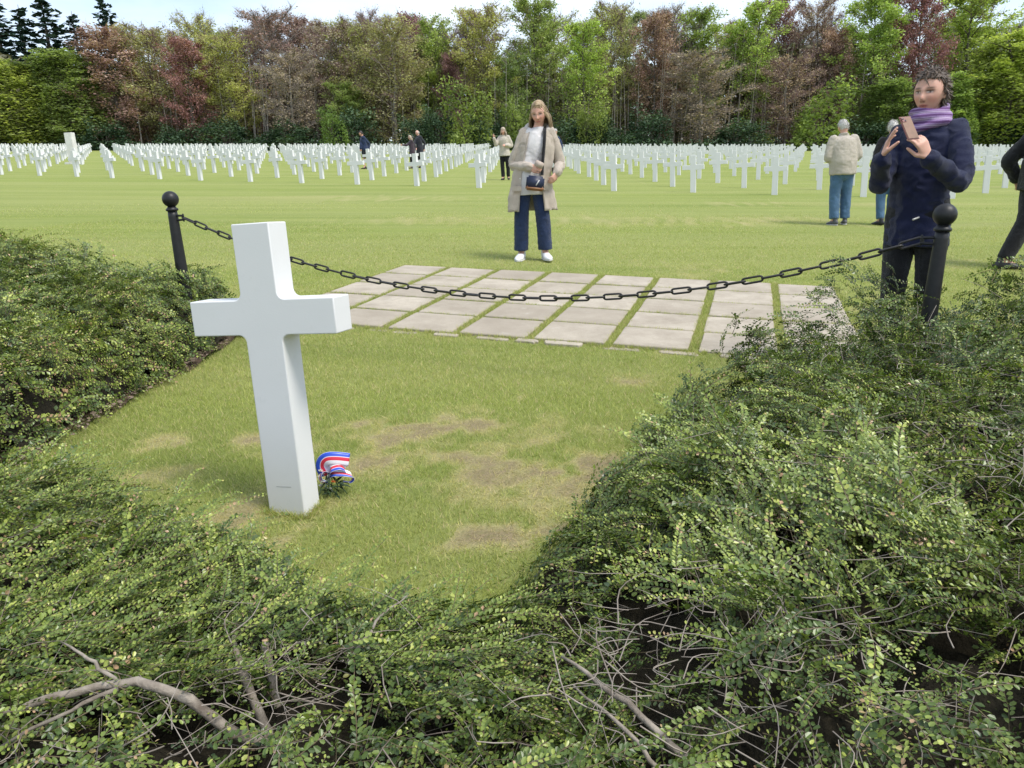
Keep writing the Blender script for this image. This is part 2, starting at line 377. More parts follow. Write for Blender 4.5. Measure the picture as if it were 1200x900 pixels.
for (x0, x1, y0, y1, dens, h0, h1, w) in ((-2.4, 1.6, 1.75, 3.6, 17000, .014, .032, .0034), (-2.4, 1.8, 3.6, 5.7, 11000, .014, .032, .0042), (-13, 13.0, 5.7, 20.0, 4600, .014, .030, .0068), (1.8, 7, 3.2, 5.7, 5000, .014, .030, .006), (-6, -2.4, 5.0, 5.7, 5000, .014, .030, .006)):
    n = int((x1 - x0) * (y1 - y0) * dens); P = np.c_[rg.uniform(x0, x1, n), rg.uniform(y0, y1, n)]
    if y1 > 8: P = P[rg.uniform(0, 1, n) < np.clip((6.5 / P[:, 1]) ** 2.3, 0, 1) * smooth(20, 9, P[:, 1])]; n = len(P)
    P = P[np.abs(P[:, 0]) < .72 * P[:, 1] + .5]; n = len(P)
    keep = ~in_poly(P, pave_poly) & ~(in_poly(P, HEDGE_L) & (poly_dist(P, HEDGE_L) > .06)) & ~(in_poly(P, HEDGE_N) & (poly_dist(P, HEDGE_N) > .12))
    keep &= rg.uniform(0, 1, n) > .45 * smooth(.45, 1.0, dryness(P)); P = P[keep]
    V, d, t_ = blades(P, h0, h1, w, rg); GV.append(V); GD.append(d); GT.append(t_)
# grass in the slab joints
n = 34000; u = rg.uniform(0, 8, n); v = rg.uniform(-.05, 5.1, n)
ju = np.abs(u - np.round(u)) * PL; jv = np.abs(v - np.round(v)) * PD
kp = (ju < .034) | (jv < .018); uv = np.c_[u, v][kp]; rep = np.repeat(uv, 7, 0) + rg.normal(0, .006, (len(uv) * 7, 2))
ju = np.abs(rep[:, 0] - np.round(rep[:, 0])) * PL; jv = np.abs(rep[:, 1] - np.round(rep[:, 1])) * PD; rep = rep[(ju < .034) | (jv < .019)]
P = PV0 + rep[:, :1] * PL * pl_ + rep[:, 1:] * PD * pd_
V, d, t_ = blades(P, .022, .042, .0048, rg, True); GV.append(V); GD.append(d); GT.append(t_)
n = 900; t_ = rg.uniform(0, 1, n); e_ = rg.integers(0, 4, n); hw, ht = .152 / 2 + .012, .112 / 2 + .012
U_ = np.where(e_ == 0, (t_ * 2 - 1) * hw, np.where(e_ == 1, (t_ * 2 - 1) * hw, np.where(e_ == 2, -hw, hw))); V_ = np.where(e_ == 0, -ht, np.where(e_ == 1, ht, (t_ * 2 - 1) * ht))
c_, s_ = math.cos(math.radians(-16.4)), math.sin(math.radians(-16.4)); P = np.c_[-.834 + U_ * c_ - V_ * s_, 2.64 + U_ * s_ + V_ * c_] + rg.normal(0, .010, (n, 2))
V, d, t_ = blades(P, .018, .050, .0040, rg); GV.append(V); GD.append(d * .3); GT.append(t_)
V = np.concatenate(GV); grass = link('grass', poly_mesh('grass', WA(V), np.arange(len(V)).reshape(-1, 3), m_grass, attrs={'dry': np.concatenate(GD), 'tint': np.concatenate(GT)}))
tag(grass, 'short mown lawn grass with dry straw coloured patches', 'grass', kind='stuff')

# ================================================================== TREES
m_bark = plain('bark', (.17, .15, .125), (.09, .078, .064), .9, 3, 6, .05, .6, .1)
m_bark_pale = plain('bark_pale', (.34, .31, .265), (.20, .175, .15), .9, 3, 6, .05, .6, .1)
m_twig = plain('twig', (.30, .26, .225), (.19, .155, .135), .9, 2, spec=.1)
m_twig_purple = plain('twig_purple', (.26, .17, .16), (.17, .11, .105), .9, 2, spec=.1)
def lm(n, a, b_, c_, tr=.5): return leaf_mat(n, [(0, a), (.55, b_), (1, c_)], .6, tr, .25, True)
TREE_LEAF = {
    'beech': lm('beech_leaf', (0.199, 0.240, 0.075), (0.424, 0.483, 0.152), (0.685, 0.720, 0.265)),
    'spring': lm('spring_leaf', (0.255, 0.299, 0.112), (0.481, 0.541, 0.201), (0.720, 0.720, 0.338)),
    'olive': lm('olive_leaf', (0.272, 0.276, 0.142), (0.494, 0.491, 0.253), (0.720, 0.714, 0.398)),
    'copper': lm('copper_leaf', (0.176, 0.102, 0.100), (0.365, 0.231, 0.214), (0.553, 0.403, 0.356), .3),
    'bare': lm('bud_leaf', (0.287, 0.246, 0.209), (0.429, 0.373, 0.308), (0.550, 0.495, 0.390), .3),
    'conifer': lm('spruce_needle', (0.020, 0.046, 0.035), (0.049, 0.090, 0.070), (0.096, 0.148, 0.104), .1),
    'yew': lm('yew_leaf', (0.027, 0.057, 0.030), (0.069, 0.120, 0.061), (0.134, 0.200, 0.098), .15),
}
def leaf_cards(C, size, rg, flat=.6, droop=0):
    """one small folded leaf spray per centre"""
    n = len(C); a = rg.uniform(0, 6.283, n); nrm = rg.normal(size=(n, 3)); nrm[:, 2] = np.abs(nrm[:, 2]) + flat * 2; nrm /= np.linalg.norm(nrm, axis=1)[:, None]
    u = np.stack([np.cos(a), np.sin(a), np.full(n, -droop)], 1); u -= nrm * (u * nrm).sum(1)[:, None]; u /= np.linalg.norm(u, axis=1)[:, None]
    v = np.cross(nrm, u); s = size * rg.uniform(.55, 1.35, n)[:, None]; w = s * rg.uniform(.45, .8, n)[:, None]
    V = np.stack([C - u * s * .5, C + v * w * .5 - nrm * s * .10, C + u * s * .55, C - v * w * .5 - nrm * s * .10], 1).reshape(-1, 3)
    k = np.arange(n)[:, None] * 4; F = np.concatenate([k + [0, 1, 2], k + [0, 2, 3]], 1).reshape(-1, 3)
    return V, F
def make_tree(style, seed, H=18.0, Wd=8.0):
    rg = np.random.default_rng(seed); tr = MB(); C = []; TW = []
    P = dict(beech=(.02, 1.0, 9000, .34, 0), spring=(.06, .8, 13000, .29, 2500), olive=(.06, .8, 11000, .27, 4500), copper=(.03, .9, 13500, .29, 2000), bare=(.06, .8, 6500, .24, 8000))[style]
    base, full, nleaf, ls, ntw = P
    top = np.array([rg.normal(0, .5), rg.normal(0, .5), H * .97])
    path = np.array([[0, 0, -.4], [rg.normal(0, .15), 0, H * .3], [rg.normal(0, .3), rg.normal(0, .3), H * .62], top]); r0 = .30 if style != 'beech' else .36
    V, F = tube(path, [r0, r0 * .72, r0 * .42, .04], 7, 4); tr.add(V, F)
    tp = catmull(path, 10); nl = 34
    for i in range(nl):
        t = base + (.97 - base) * ((i + rg.uniform(0, .6)) / nl) ** .9
        z = t * H; s = tp[np.argmin(np.abs(tp[:, 2] - z))]; az = i * 2.4 + rg.normal(0, .3)
        rel = (t - base) / (1 - base)
        prof = {'beech': (1 - rel ** 2.6) ** .6 * (.88 + .12 * (rel > .05)), 'spring': math.sin(math.pi * min(1, .18 + rel * .80)) ** .6, 'olive': math.sin(math.pi * min(1, .16 + rel * .8)) ** .55, 'copper': math.sin(math.pi * min(1, .25 + rel * .73)) ** .7, 'bare': math.sin(math.pi * min(1, .15 + rel * .8)) ** .6}[style]
        L = Wd / 2 * prof * rg.uniform(.75, 1.12) + .4; up = math.tan(math.radians(rg.uniform(20, 45) + 20 * rel)) if style != 'beech' else .25 + .8 * rel
        e = s + np.array([math.cos(az) * L, math.sin(az) * L, L * up * .75]); e[2] = min(e[2], H * 1.0)
        m_ = (s + e) / 2 + [0, 0, L * .06]; V, F = tube([s, m_, e], [.09 * (1.15 - rel * .7), .055, .02], 4, 2); tr.add(V, F)
        lp = catmull([s, m_, e], 5); ns = 7
        for j in range(ns):
            q = lp[min(len(lp) - 1, int((.22 + .78 * j / (ns - 1)) * (len(lp) - 1)))]; a2 = az + rg.normal(0, .9); l2 = L * rg.uniform(.18, .38) + .35
            e2 = q + np.array([math.cos(a2) * l2, math.sin(a2) * l2, l2 * rg.uniform(.1, .8)])
            V, F = tube([q, e2], [.028, .01], 3, 1, caps=False); tr.add(V, F)
            for u in (.35, .7, 1.0): C.append(q + (e2 - q) * u)
            TW.append((q, e2))
    C = np.array(C); wts = np.exp(rg.normal(0, .75, len(C)))
    if style in ('olive', 'spring'): wts *= np.exp(.8 * Noise(seed)(C, .12))
    pick = rg.choice(len(C), nleaf, p=wts / wts.sum()); sg = {'beech': .36, 'spring': .34, 'olive': .42, 'copper': .34, 'bare': .4}[style]
    cen = C[pick] + rg.normal(0, sg, (nleaf, 3)) * [1, 1, .55 if style == 'beech' else .8]; cen = cen[cen[:, 2] > .1]
    if style == 'beech':
        k = 15000; th = rg.uniform(0, 6.283, k); ph = np.arccos(rg.uniform(0, 1, k)); D_ = np.stack([np.sin(ph) * np.cos(th), np.sin(ph) * np.sin(th), np.cos(ph)], 1)
        lump = 1 + .07 * Noise(seed + 9)(D_ * [1, 1, 1.6], 1.5) + .05 * Noise(seed + 19)(D_ * [1, 1, 1.5], 4.5); cen2 = D_ * (lump * rg.uniform(.86, 1.03, k))[:, None] * [Wd / 2, Wd / 2, H * .98]; cen2[:, :2] *= (1 - .10 * smooth(H * .3, 0, cen2[:, 2]))[:, None]; cen = np.r_[cen, cen2[cen2[:, 2] > .1]]
    else:
        k = int(nleaf * .55); t = rg.uniform(.02, 1, k) ** .9; rr = np.sqrt(rg.uniform(.1, 1, k)) * np.sin(np.pi * np.clip(.22 + t * .74, 0, 1)) ** .6 * Wd * .46; a3 = rg.uniform(0, 6.283, k)
        cen2 = np.c_[np.cos(a3) * rr, np.sin(a3) * rr, t * H * .97]; cl = Noise(seed + 17)(cen2 * [1, 1, .7], .55); cen2 = cen2[(cl > -.25) & (rg.uniform(0, 1, k) > .6 * t)]; cen = np.r_[cen, cen2]
    V, F = leaf_cards(cen, ls, rg, .3 if style == 'beech' else .15)
    rad = np.linalg.norm(cen[:, :2], axis=1)
    tint = np.clip(.42 + .22 * rg.normal(size=len(cen)) + .18 * Noise(seed + 1)(cen, .35), 0, 1)
    V2 = np.zeros((0, 3)); F2 = np.zeros((0, 3), int)
    if ntw:
        k = rg.integers(0, len(TW), ntw); A = np.array([TW[i][0] for i in k]); B = np.array([TW[i][1] for i in k]); s = A + (B - A) * rg.uniform(0, 1, ntw)[:, None]
        d = unit_rows(B - A) * .5 + rg.normal(0, .45, (ntw, 3)) + [0, 0, .55]; d = unit_rows(d) * rg.uniform(.5, 1.5, ntw)[:, None]
        sd = unit_rows(np.cross(d, rg.normal(size=(ntw, 3)))) * .022
        V2 = np.stack([s - sd, s + sd, s + d], 1).reshape(-1, 3); F2 = np.arange(len(V2)).reshape(-1, 3)
    tm = tr.mesh(style + '_trunk', m_bark_pale if style in ('bare', 'olive') else m_bark)
    cm = poly_mesh(style + '_crown', np.concatenate([V, V2]), np.concatenate([F, F2 + len(V)]), [TREE_LEAF[style], m_twig_purple if style == 'copper' or seed % 2 else m_twig],
                   mi=np.r_[np.zeros(len(F)), np.ones(len(F2))], attrs={'tint': np.r_[np.repeat(tint, 4), np.zeros(len(V2))]})
    return tm, cm
def unit_rows(A): return A / (np.linalg.norm(A, axis=1)[:, None] + 1e-9)
def make_conifer(seed, H=22.0, Wd=7.0):
    rg = np.random.default_rng(seed); tr = MB(); tr.add(*tube([[0, 0, -.4], [rg.normal(0, .1), 0, H * .5], [0, 0, H]], [.32, .2, .02], 7, 3)); C = []; S = []
    for i in range(70):
        t = .08 + .9 * i / 70; L = (Wd / 2) * (1 - t) ** .85 * rg.uniform(.75, 1.15) + .25; az = i * 2.4 + rg.normal(0, .2); z = t * H
        e = np.array([math.cos(az) * L, math.sin(az) * L, z - L * .22 + .2 * t * L]); tr.add(*tube([[0, 0, z], e], [.05, .012], 3, 1, caps=False))
        n = int(14 + 34 * (1 - t)); u = rg.uniform(.12, 1.02, n) ** .8; q = np.array([0, 0, z]) + (e - [0, 0, z]) * u[:, None]
        C.append(q + rg.normal(0, 1, (n, 3)) * np.c_[.10 + .10 * L * u, .10 + .10 * L * u, np.full(n, .16)])
    C = np.concatenate(C); V, F = leaf_cards(C, .62, rg, .5, .5); tint = np.clip(.4 + .25 * rg.normal(size=len(C)), 0, 1)
    return tr.mesh('conifer_trunk', m_bark), poly_mesh('conifer_crown', V, F, TREE_LEAF['conifer'], attrs={'tint': np.repeat(tint, 4)})
def make_shrub(seed, style, H=5.0, Wd=6.0, n=3600):
    rg = np.random.default_rng(seed); tr = MB(); C = []
    for i in range(9):
        a = i * 2.4; L = Wd * .38 * rg.uniform(.4, 1); e = np.array([math.cos(a) * L, math.sin(a) * L, H * rg.uniform(.55, .9)])
        tr.add(*tube([[0.1 * math.cos(a), .1 * math.sin(a), -.2], e * [.4, .4, .55], e], [.09, .06, .015], 4, 2, caps=False))
    th = rg.uniform(0, 6.283, n); ph = np.arccos(rg.uniform(-.05, 1, n)); r = rg.uniform(.45, 1.0, n) ** .5; D = np.stack([np.sin(ph) * np.cos(th), np.sin(ph) * np.sin(th), np.cos(ph)], 1)
    lump = 1 + .22 * Noise(seed + 5)(D, 1.5) + .10 * Noise(seed + 6)(D, 3.5); C = np.c_[D[:, :2] / (np.sin(ph) ** .4)[:, None], np.cos(ph) ** .85] * (r * lump)[:, None] * [Wd / 2, Wd / 2, H]; C = C[C[:, 2] > .05]
    V, F = leaf_cards(C, .34, rg, .5); tint = np.clip(.42 + .22 * rg.normal(size=len(C)) + .2 * Noise(seed)(C, .5), 0, 1)
    return tr.mesh('shrub_stem', m_bark), poly_mesh('shrub_crown', V, F, TREE_LEAF[style], attrs={'tint': np.repeat(tint, 4)})
TPL = {s: [make_tree(s, 100 + 10 * i + k) for k in range(2)] for i, s in enumerate(('beech', 'spring', 'olive', 'copper', 'bare'))}
TPL['conifer'] = [make_conifer(200 + k) for k in range(2)]
TPL['yew'] = [make_shrub(300 + k, 'yew') for k in range(2)]; TPL['lime_shrub'] = [make_shrub(310 + k, 'beech') for k in range(2)]
TDIM = {'conifer': (22, 7), 'yew': (5, 6), 'lime_shrub': (5, 6)}
trng = np.random.default_rng(5)
def plant(style, px, top, wid, D, label, group=None, col=(1, 1, 1), name=None, cat='tree', kindk=None):
    """a tree at lawn distance D whose crown is wid (in 1/936 of D) wide and reaches up to the sight line 'top'"""
    h0, w0 = TDIM.get(style, (18, 8)); X = (px - 600) / 936 * D; Z = 1.34 + D * math.tan(math.atan((450 - top) / 892) - PITCH) * .96; Wd = wid / 936 * D
    X -= LEAN[0] * Z * .6
    k = kindk if kindk is not None else trng.integers(0, len(TPL[style])); tm, cm = TPL[style][k]
    root = thing(name or {'conifer': 'spruce_tree', 'yew': 'yew_shrub', 'lime_shrub': 'leafy_shrub'}.get(style, style + '_tree' if style in ('beech', 'copper', 'olive') else 'woodland_tree'), label, cat, W(X, D), trng.uniform(0, 6.28), group)
    sc = (Wd / w0, Wd / w0, Z / h0)
    for nm, me in (('trunk' if cat == 'tree' else 'stem', tm), ('crown', cm)):
        o = link(nm, me, root); o.scale = sc; o.color = (*col, 1)
    return root
ORD = 'first second third fourth fifth sixth seventh eighth ninth tenth eleventh twelfth thirteenth fourteenth fifteenth sixteenth seventeenth eighteenth nineteenth twentieth'.split()
# front of the wood, left to right
G1 = 'trees along the front of the wood'
TREES = [
    ('beech', -70, 62, 110, 108, 'dense bright green beech left of the rounded beech at the left edge', (1, 1, .9)),
    ('beech', 18, 68, 105, 106, 'rounded bright green beech at the left edge of the wood', (1.0, 1.0, .95)),
    ('beech', 84, 58, 92, 109, 'deep green beech between the rounded beech and the first copper tree', (.66, .74, .8)),
    ('copper', 140, 34, 82, 111, 'broad reddish copper beech nearest the left edge', (1.15, 1.15, 1.05)),
    ('olive', 188, 30, 74, 113, 'olive tinged half bare tree between the two copper beeches on the left', (1, .98, .95)),
    ('copper', 228, 42, 52, 110, 'narrow dark red copper beech, second copper tree from the left', (1.05, .85, .85)),
    ('olive', 238, 16, 56, 119, 'tall yellow green tree rising behind the narrow copper beech', (1.15, 1.15, .8)),
    ('olive', 276, 38, 64, 112, 'yellow olive tree just right of the narrow copper beech', (1.0, 1.02, .7)),
    ('bare', 322, 10, 74, 118, 'tall purplish bare tree with fine spreading twigs left of centre', (1.0, .75, .8)),
    ('bare', 344, 60, 62, 109, 'grey weeping bare tree in front of the purplish bare tree', (1.25, 1.15, 1.05)),
    ('copper', 362, 20, 50, 121, 'reddish budding tree behind the grey weeping bare tree', (1.25, 1.35, 1.3)),
    ('bare', 392, 26, 66, 114, 'grey brown bare tree above the dark shrub left of the navy jacket man', (1.1, 1.05, 1)),
    ('olive', 424, 22, 66, 115, 'olive green tree directly above the stooping man in navy jacket', (.95, 1, .8)),
    ('olive', 462, 24, 76, 111, 'wide grey olive tree above the bald man and his companion', (.95, .9, .95)),
    ('copper', 486, 12, 44, 122, 'purple topped tree rising behind the wide grey olive tree', (1.2, 1.05, 1.2)),
    ('spring', 512, 20, 50, 117, 'fresh green slender tree left of the thin dark copper beech', (.9, 1, .75)),
    ('copper', 529, 60, 28, 114, 'thin dark copper beech left of the light jacket woman, third copper from left', (.85, .75, .8)),
    ('olive', 570, 6, 66, 115, 'tall olive green tree above the woman in the pale belted jacket', (1.05, 1.05, .75)),
    ('spring', 628, -4, 66, 116, 'tall mid green tree directly above the woman in beige coat', (.80, .88, .75)),
    ('spring', 683, 26, 58, 110, 'bright lime green tree just right of the beige coat woman', (1.05, 1.2, .8)),
    ('olive', 716, 2, 62, 117, 'tall olive tree right of the bright lime green tree', (.95, .98, .8)),
    ('copper', 762, 14, 54, 114, 'tall brownish copper tree right of the lime green tree', (1.15, 1.2, 1.0)),
    ('bare', 790, 8, 56, 120, 'thin grey bare tree behind the brownish copper tree', (1, 1, 1)),
    ('spring', 815, 8, 60, 118, 'green tree with sparse top left of the tall grey hedge trees', (.85, .98, .7)),
    ('bare', 818, 62, 84, 109, 'wide low grey brown leafless tree, left one of the pair', (1.1, 1.0, .9)),
    ('spring', 880, 2, 62, 116, 'tall fresh green tree between the two low leafless trees', (.95, 1.1, .75)),
    ('copper', 905, -14, 46, 121, 'purple budding tree poking above the wood right of centre', (1.15, 1.1, 1.2)),
    ('bare', 918, 66, 66, 110, 'low grey brown leafless tree, right one of the pair', (1.15, 1.0, .9)),
    ('bare', 948, -2, 62, 118, 'tall bare twiggy tree left of the man in the cream jacket', (1.05, .95, .9)),
    ('copper', 968, 30, 44, 115, 'pinkish brown budding tree above the man in the cream jacket', (1.4, 1.45, 1.3)),
    ('spring', 1012, -8, 74, 113, 'light green airy tree above and right of the cream jacket man', (.85, 1.0, .7)),
    ('copper', 1068, -22, 54, 112, 'tall dark red copper beech left of the phone holder\'s head', (.95, .72, .80)),
    ('spring', 1122, -12, 86, 116, 'tall light green tree behind the phone holder\'s head', (1.0, 1.1, .75)),
    ('beech', 1172, 34, 110, 107, 'large dense green beech at the right edge of the wood', (.95, 1.0, .8)),
    ('spring', 1216, -10, 90, 117, 'tall green tree behind the large beech at the right edge', (1, 1.1, .75)),
    ('beech', 1285, 30, 110, 108, 'dense green beech beyond the right end of the wood', (.95, 1, .85)),
    ('beech', 1040, 92, 70, 108, 'low dark green beech behind the phone', (.62, .74, .75)),
    ('beech', 1108, 84, 70, 106, 'low green beech behind the shoulder of the phone holder', (.75, .9, .8)),
    ('spring', 405, 96, 44, 110, 'low green sapling left of the stooping man in navy jacket', (.75, .85, .75)),
    ('spring', 600, 60, 50, 113, 'dim green tree behind the pale jacket woman', (.65, .78, .7)),
]
for s, px, top, wd, D, lab, col in TREES: plant(s, px, top, wd, D, lab, G1, col)
for px, top, wd, lab in ((-44, -12, 104, 'first'), (-8, 0, 96, 'second'), (18, -14, 104, 'third'), (47, -4, 84, 'fourth'), (74, -16, 104, 'fifth'), (106, 4, 74, 'sixth'), (142, -14, 74, 'lone rightmost')):
    plant('conifer', px, top, wd, 134, f'dark spruce behind the beeches, {lab} from the left' if lab[0] != 'l' else 'lone dark spruce tip above the first copper beech', 'spruces at the left behind the wood')
for px, top, wd, lab in ((22, 142, 70, 'dark low shrub under the rounded beech at the left edge'), (120, 140, 60, 'dark low shrub between the deep green beech and broad copper beech'), (268, 138, 62, 'dark low shrub below the yellow olive tree'),
                         (412, 126, 50, 'dark yew shrub just left of the stooping man in navy jacket'), (516, 122, 44, 'dark yew shrub right of the bald man, left of the lime shrub'), (488, 134, 40, 'dark yew shrub directly behind the bald man'),
                         (570, 134, 50, 'dark yew shrub behind the pale jacket woman'), (664, 138, 60, 'dark shrub behind the shoulder of the beige coat woman'), (757, 126, 52, 'dark yew shrub below the brownish copper tree'), (706, 140, 56, 'dark shrub below the bright lime tree'), (860, 140, 60, 'dark shrub below the fresh green tree between leafless trees'), (1010, 138, 62, 'dark shrub just right of the cream jacket man'), (1090, 132, 70, 'dark shrub behind the phone holder\'s scarf'), (1190, 136, 80, 'dark shrub at the right edge under the large beech'), (340, 142, 60, 'dark low shrub below the weeping bare tree'), (208, 146, 46, 'dark low shrub between two copper beeches on the left')):
    plant('yew', px, top, wd, 106 + trng.uniform(-1, 1), lab, 'dark shrubs at the foot of the wood', (1, 1, 1), cat='shrub')
for px, top, wd, lab, c in ((548, 106, 54, 'pale lime green shrub left of the pale jacket woman', (.72, .80, .72)), (612, 112, 38, 'lime green shrub behind the head of the pale jacket woman', (.6, .68, .62)), (957, 108, 74, 'round bright green shrub just left of the cream jacket man', (.66, .76, .66)), (395, 132, 40, 'mid green shrub left of the dark yew by the stooping man', (.5, .65, .6)), (690, 120, 40, 'lime shrub under the bright lime tree', (.6, .66, .6))):
    plant('lime_shrub', px, top, wd, 104.5, lab, 'green shrubs in front of the wood', c, cat='shrub')
BACK = [('olive', 'olive green'), ('bare', 'bare twiggy'), ('spring', 'light green'), ('bare', 'bare twiggy'), ('copper', 'reddish'), ('olive', 'olive green')]; bcount = {}
for i, px in enumerate(np.arange(168, 1290, 40)):
    k_, w_ = BACK[i % 6]; bcount[w_] = bcount.get(w_, 0) + 1
    plant(k_, px + trng.normal(0, 8), trng.uniform(12, 44), trng.uniform(50, 72), 126 + trng.uniform(-2, 5), f'half hidden {w_} tree at the back of the wood, {ORD[bcount[w_] - 1]} such from the left', 'trees at the back of the wood', tuple(trng.uniform(.75, 1.05, 3)))
# depth of the wood: trunks, brush and leaves that read as one mass
rg = np.random.default_rng(91); n = 50000
C = np.c_[rg.uniform(-105, 105, n), rg.uniform(116, 150, n), rg.uniform(0, 1, n) ** .8 * 14.0]; C[:, 2] *= .75 + .3 * np.clip(Noise(4)(C * [1, 0, 0], .05) + .5, 0, 1)
V, F = leaf_cards(C, 1.15, rg, .1); nt_ = 900
B = np.c_[rg.uniform(-100, 100, nt_), rg.uniform(116, 148, nt_), np.zeros(nt_)]; hgt = rg.uniform(6, 15, nt_); w = rg.uniform(.05, .16, nt_); sw = rg.normal(0, .5, nt_)
V2 = np.stack([B - np.c_[w, 0 * w, 0 * w], B + np.c_[w, 0 * w, 0 * w], B + np.c_[sw, 0 * w, hgt], B + np.c_[0 * w, w * 1.5, 0 * w]], 1).reshape(-1, 3); nf_ = 420; Bf = np.c_[rg.uniform(-92, 92, nf_), rg.uniform(109.5, 119, nf_), np.zeros(nf_)]; hf = rg.uniform(8, 16.5, nf_); wf = rg.uniform(.035, .10, nf_); sf = rg.normal(0, .6, nf_)
Bf = Bf[Bf[:, 0] > -52]; hf, wf, sf = hf[:len(Bf)], wf[:len(Bf)], sf[:len(Bf)]; B = np.r_[B, Bf]; hgt = np.r_[hgt, hf]; w = np.r_[w, wf]; sw = np.r_[sw, sf]; nt_ = len(B)
V2 = np.stack([B - np.c_[w, 0 * w, 0 * w], B + np.c_[w, 0 * w, 0 * w], B + np.c_[sw, 0 * w, hgt], B + np.c_[0 * w, w * 1.5, 0 * w]], 1).reshape(-1, 3); k = np.arange(nt_)[:, None] * 4
F2 = np.concatenate([k + [0, 1, 2], k + [1, 3, 2], k + [3, 0, 2]], 1).reshape(-1, 3)
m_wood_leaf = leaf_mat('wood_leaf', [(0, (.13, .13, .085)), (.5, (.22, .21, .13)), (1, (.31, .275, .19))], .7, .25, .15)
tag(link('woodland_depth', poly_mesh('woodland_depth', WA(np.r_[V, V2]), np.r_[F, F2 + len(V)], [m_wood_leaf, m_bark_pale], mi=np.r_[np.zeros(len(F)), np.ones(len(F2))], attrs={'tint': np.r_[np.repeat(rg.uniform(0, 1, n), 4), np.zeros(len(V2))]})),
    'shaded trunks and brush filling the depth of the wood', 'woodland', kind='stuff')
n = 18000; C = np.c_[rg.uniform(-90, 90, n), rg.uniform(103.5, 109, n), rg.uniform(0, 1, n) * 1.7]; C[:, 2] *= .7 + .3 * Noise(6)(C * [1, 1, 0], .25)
V, F = leaf_cards(C, .38, rg, .4)
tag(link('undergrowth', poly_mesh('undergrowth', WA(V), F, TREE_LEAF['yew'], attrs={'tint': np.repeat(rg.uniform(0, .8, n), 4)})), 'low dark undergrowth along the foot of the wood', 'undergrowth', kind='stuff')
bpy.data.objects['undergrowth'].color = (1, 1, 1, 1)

# ================================================================== GRAVE CROSSES
m_marble, nt, b = new_mat('white_marble')
c = mix(nt, mrange(nt, noise(nt, 3.5, 6, .6), .35, .75, 0, .6), (.66, .66, .655), (.61, .61, .605)); c = mix(nt, mrange(nt, noise(nt, 22, 5, .65), .6, .8, 0, .30), c, (.52, .52, .50))
nt.links.new(c, b.inputs['Base Color']); b.inputs['Roughness'].default_value = .55; b.inputs['Specular IOR Level'].default_value = .35; b.inputs['Subsurface Weight'].default_value = .0
bump(nt, b, noise(nt, 160, 4, .6), .0012, .35)
def cross_outline(Wd, A, b1, b2, h, r, n, z0):
    w = Wd / 2; pts = []
    def fil(cx, cz, a0, a1):
        for k in range(n + 1):
            a = math.radians(a0 + (a1 - a0) * k / n); pts.append((cx + r * math.cos(a), cz + r * math.sin(a)))
    pts.append((w, z0)); fil(w + r, b1 - r, 180, 90); pts.append((A, b1)); pts.append((A, b2)); fil(w + r, b2 + r, 270, 180); pts.append((w, h)); pts.append((-w, h))
    fil(-w - r, b2 + r, 0, -90); pts.append((-A, b2)); pts.append((-A, b1)); fil(-w - r, b1 - r, 90, 0); pts.append((-w, z0)); return pts
import bmesh
def cross_mesh(name, T, n, bev, **kw):
    pts = cross_outline(n=n, **kw); bm = bmesh.new()
    f = bm.faces.new([bm.verts.new((x, -T / 2, z)) for x, z in pts]); ex = bmesh.ops.extrude_face_region(bm, geom=[f])
    bmesh.ops.translate(bm, vec=(0, T, 0), verts=[v for v in ex['geom'] if isinstance(v, bmesh.types.BMVert)])
    bmesh.ops.recalc_face_normals(bm, faces=bm.faces)
    if bev:
        ed = [e for e in bm.edges if len(e.link_faces) == 2 and e.link_faces[0].normal.angle(e.link_faces[1].normal) > .9]
        bmesh.ops.bevel(bm, geom=ed, offset=bev, segments=3, affect='EDGES', profile=.5)
    bmesh.ops.triangulate(bm, faces=[f for f in bm.faces if len(f.verts) > 4])
    me = bpy.data.meshes.new(name); bm.to_mesh(me); bm.free(); me.materials.append(m_marble); return me
DIM = dict(Wd=.152, A=.297, b1=.672, b2=.800, h=1.067, r=.028)
me = cross_mesh('memorial_cross', .112, 6, .0045, z0=-.12, **DIM)
big = link('memorial_cross', me); big.location = W(-.834, 2.64); big.rotation_euler = (math.radians(-2.1), math.radians(-1.7), math.radians(-16.4))
for p in me.polygons: p.use_smooth = max(abs(x) for x in p.normal) < .999
link('groove_shade_strip', MB().add(*box(-.030, .034, -.0565, -.0550, .098, .1005, 0)).mesh('groove_shade_strip', plain('groove_shade', (.42, .42, .415), None, .8, 30), False), big)  # thin raised strip, darker colour stands for the shade of an engraved groove
tag(big, 'large white marble cross standing alone on the near lawn inside the hedges', 'grave cross')
small = dict(Wd=.142, A=.285, b1=.585, b2=.705, h=.95, r=.028)
me_s = cross_mesh('grave_cross', .10, 2, .006, z0=-.08, **small)
me_f = cross_mesh('grave_cross_far', .10, 1, 0, z0=-.02, **small)
ROW = []
for r in range(27):
    for i in range(-75, 76):
        x = -2.93 + 1.948 * i - .00222 * i * i; y = 23.98 - .812 * i + .0076 * i * i
        if abs(i) > 40: y = 23.98 - .812 * i + .0076 * 1600 + (abs(i) - 40) * .608
        y += 2.85 * r
        # keep the burial field in front of the wood
        if y < 17 or y > 99: continue
        if abs(x) > .72 * y + 3: continue
        x += RNG.normal(0, .05); y += RNG.normal(0, .07)
        ROW.append((r, i, x, y, RNG.normal(0, .035) + math.atan2(-.812 + .0152 * i, 1.948 - .00444 * i)))
TENS = ['', '', 'twenty', 'thirty', 'forty', 'fifty', 'sixty', 'seventy', 'eighty']
def ordw(k):
    k += 1
    if k <= 20: return ORD[k - 1]
    return TENS[k // 10] + ('-' + ORD[k % 10 - 1] if k % 10 else 'th').replace('yth', 'ieth')
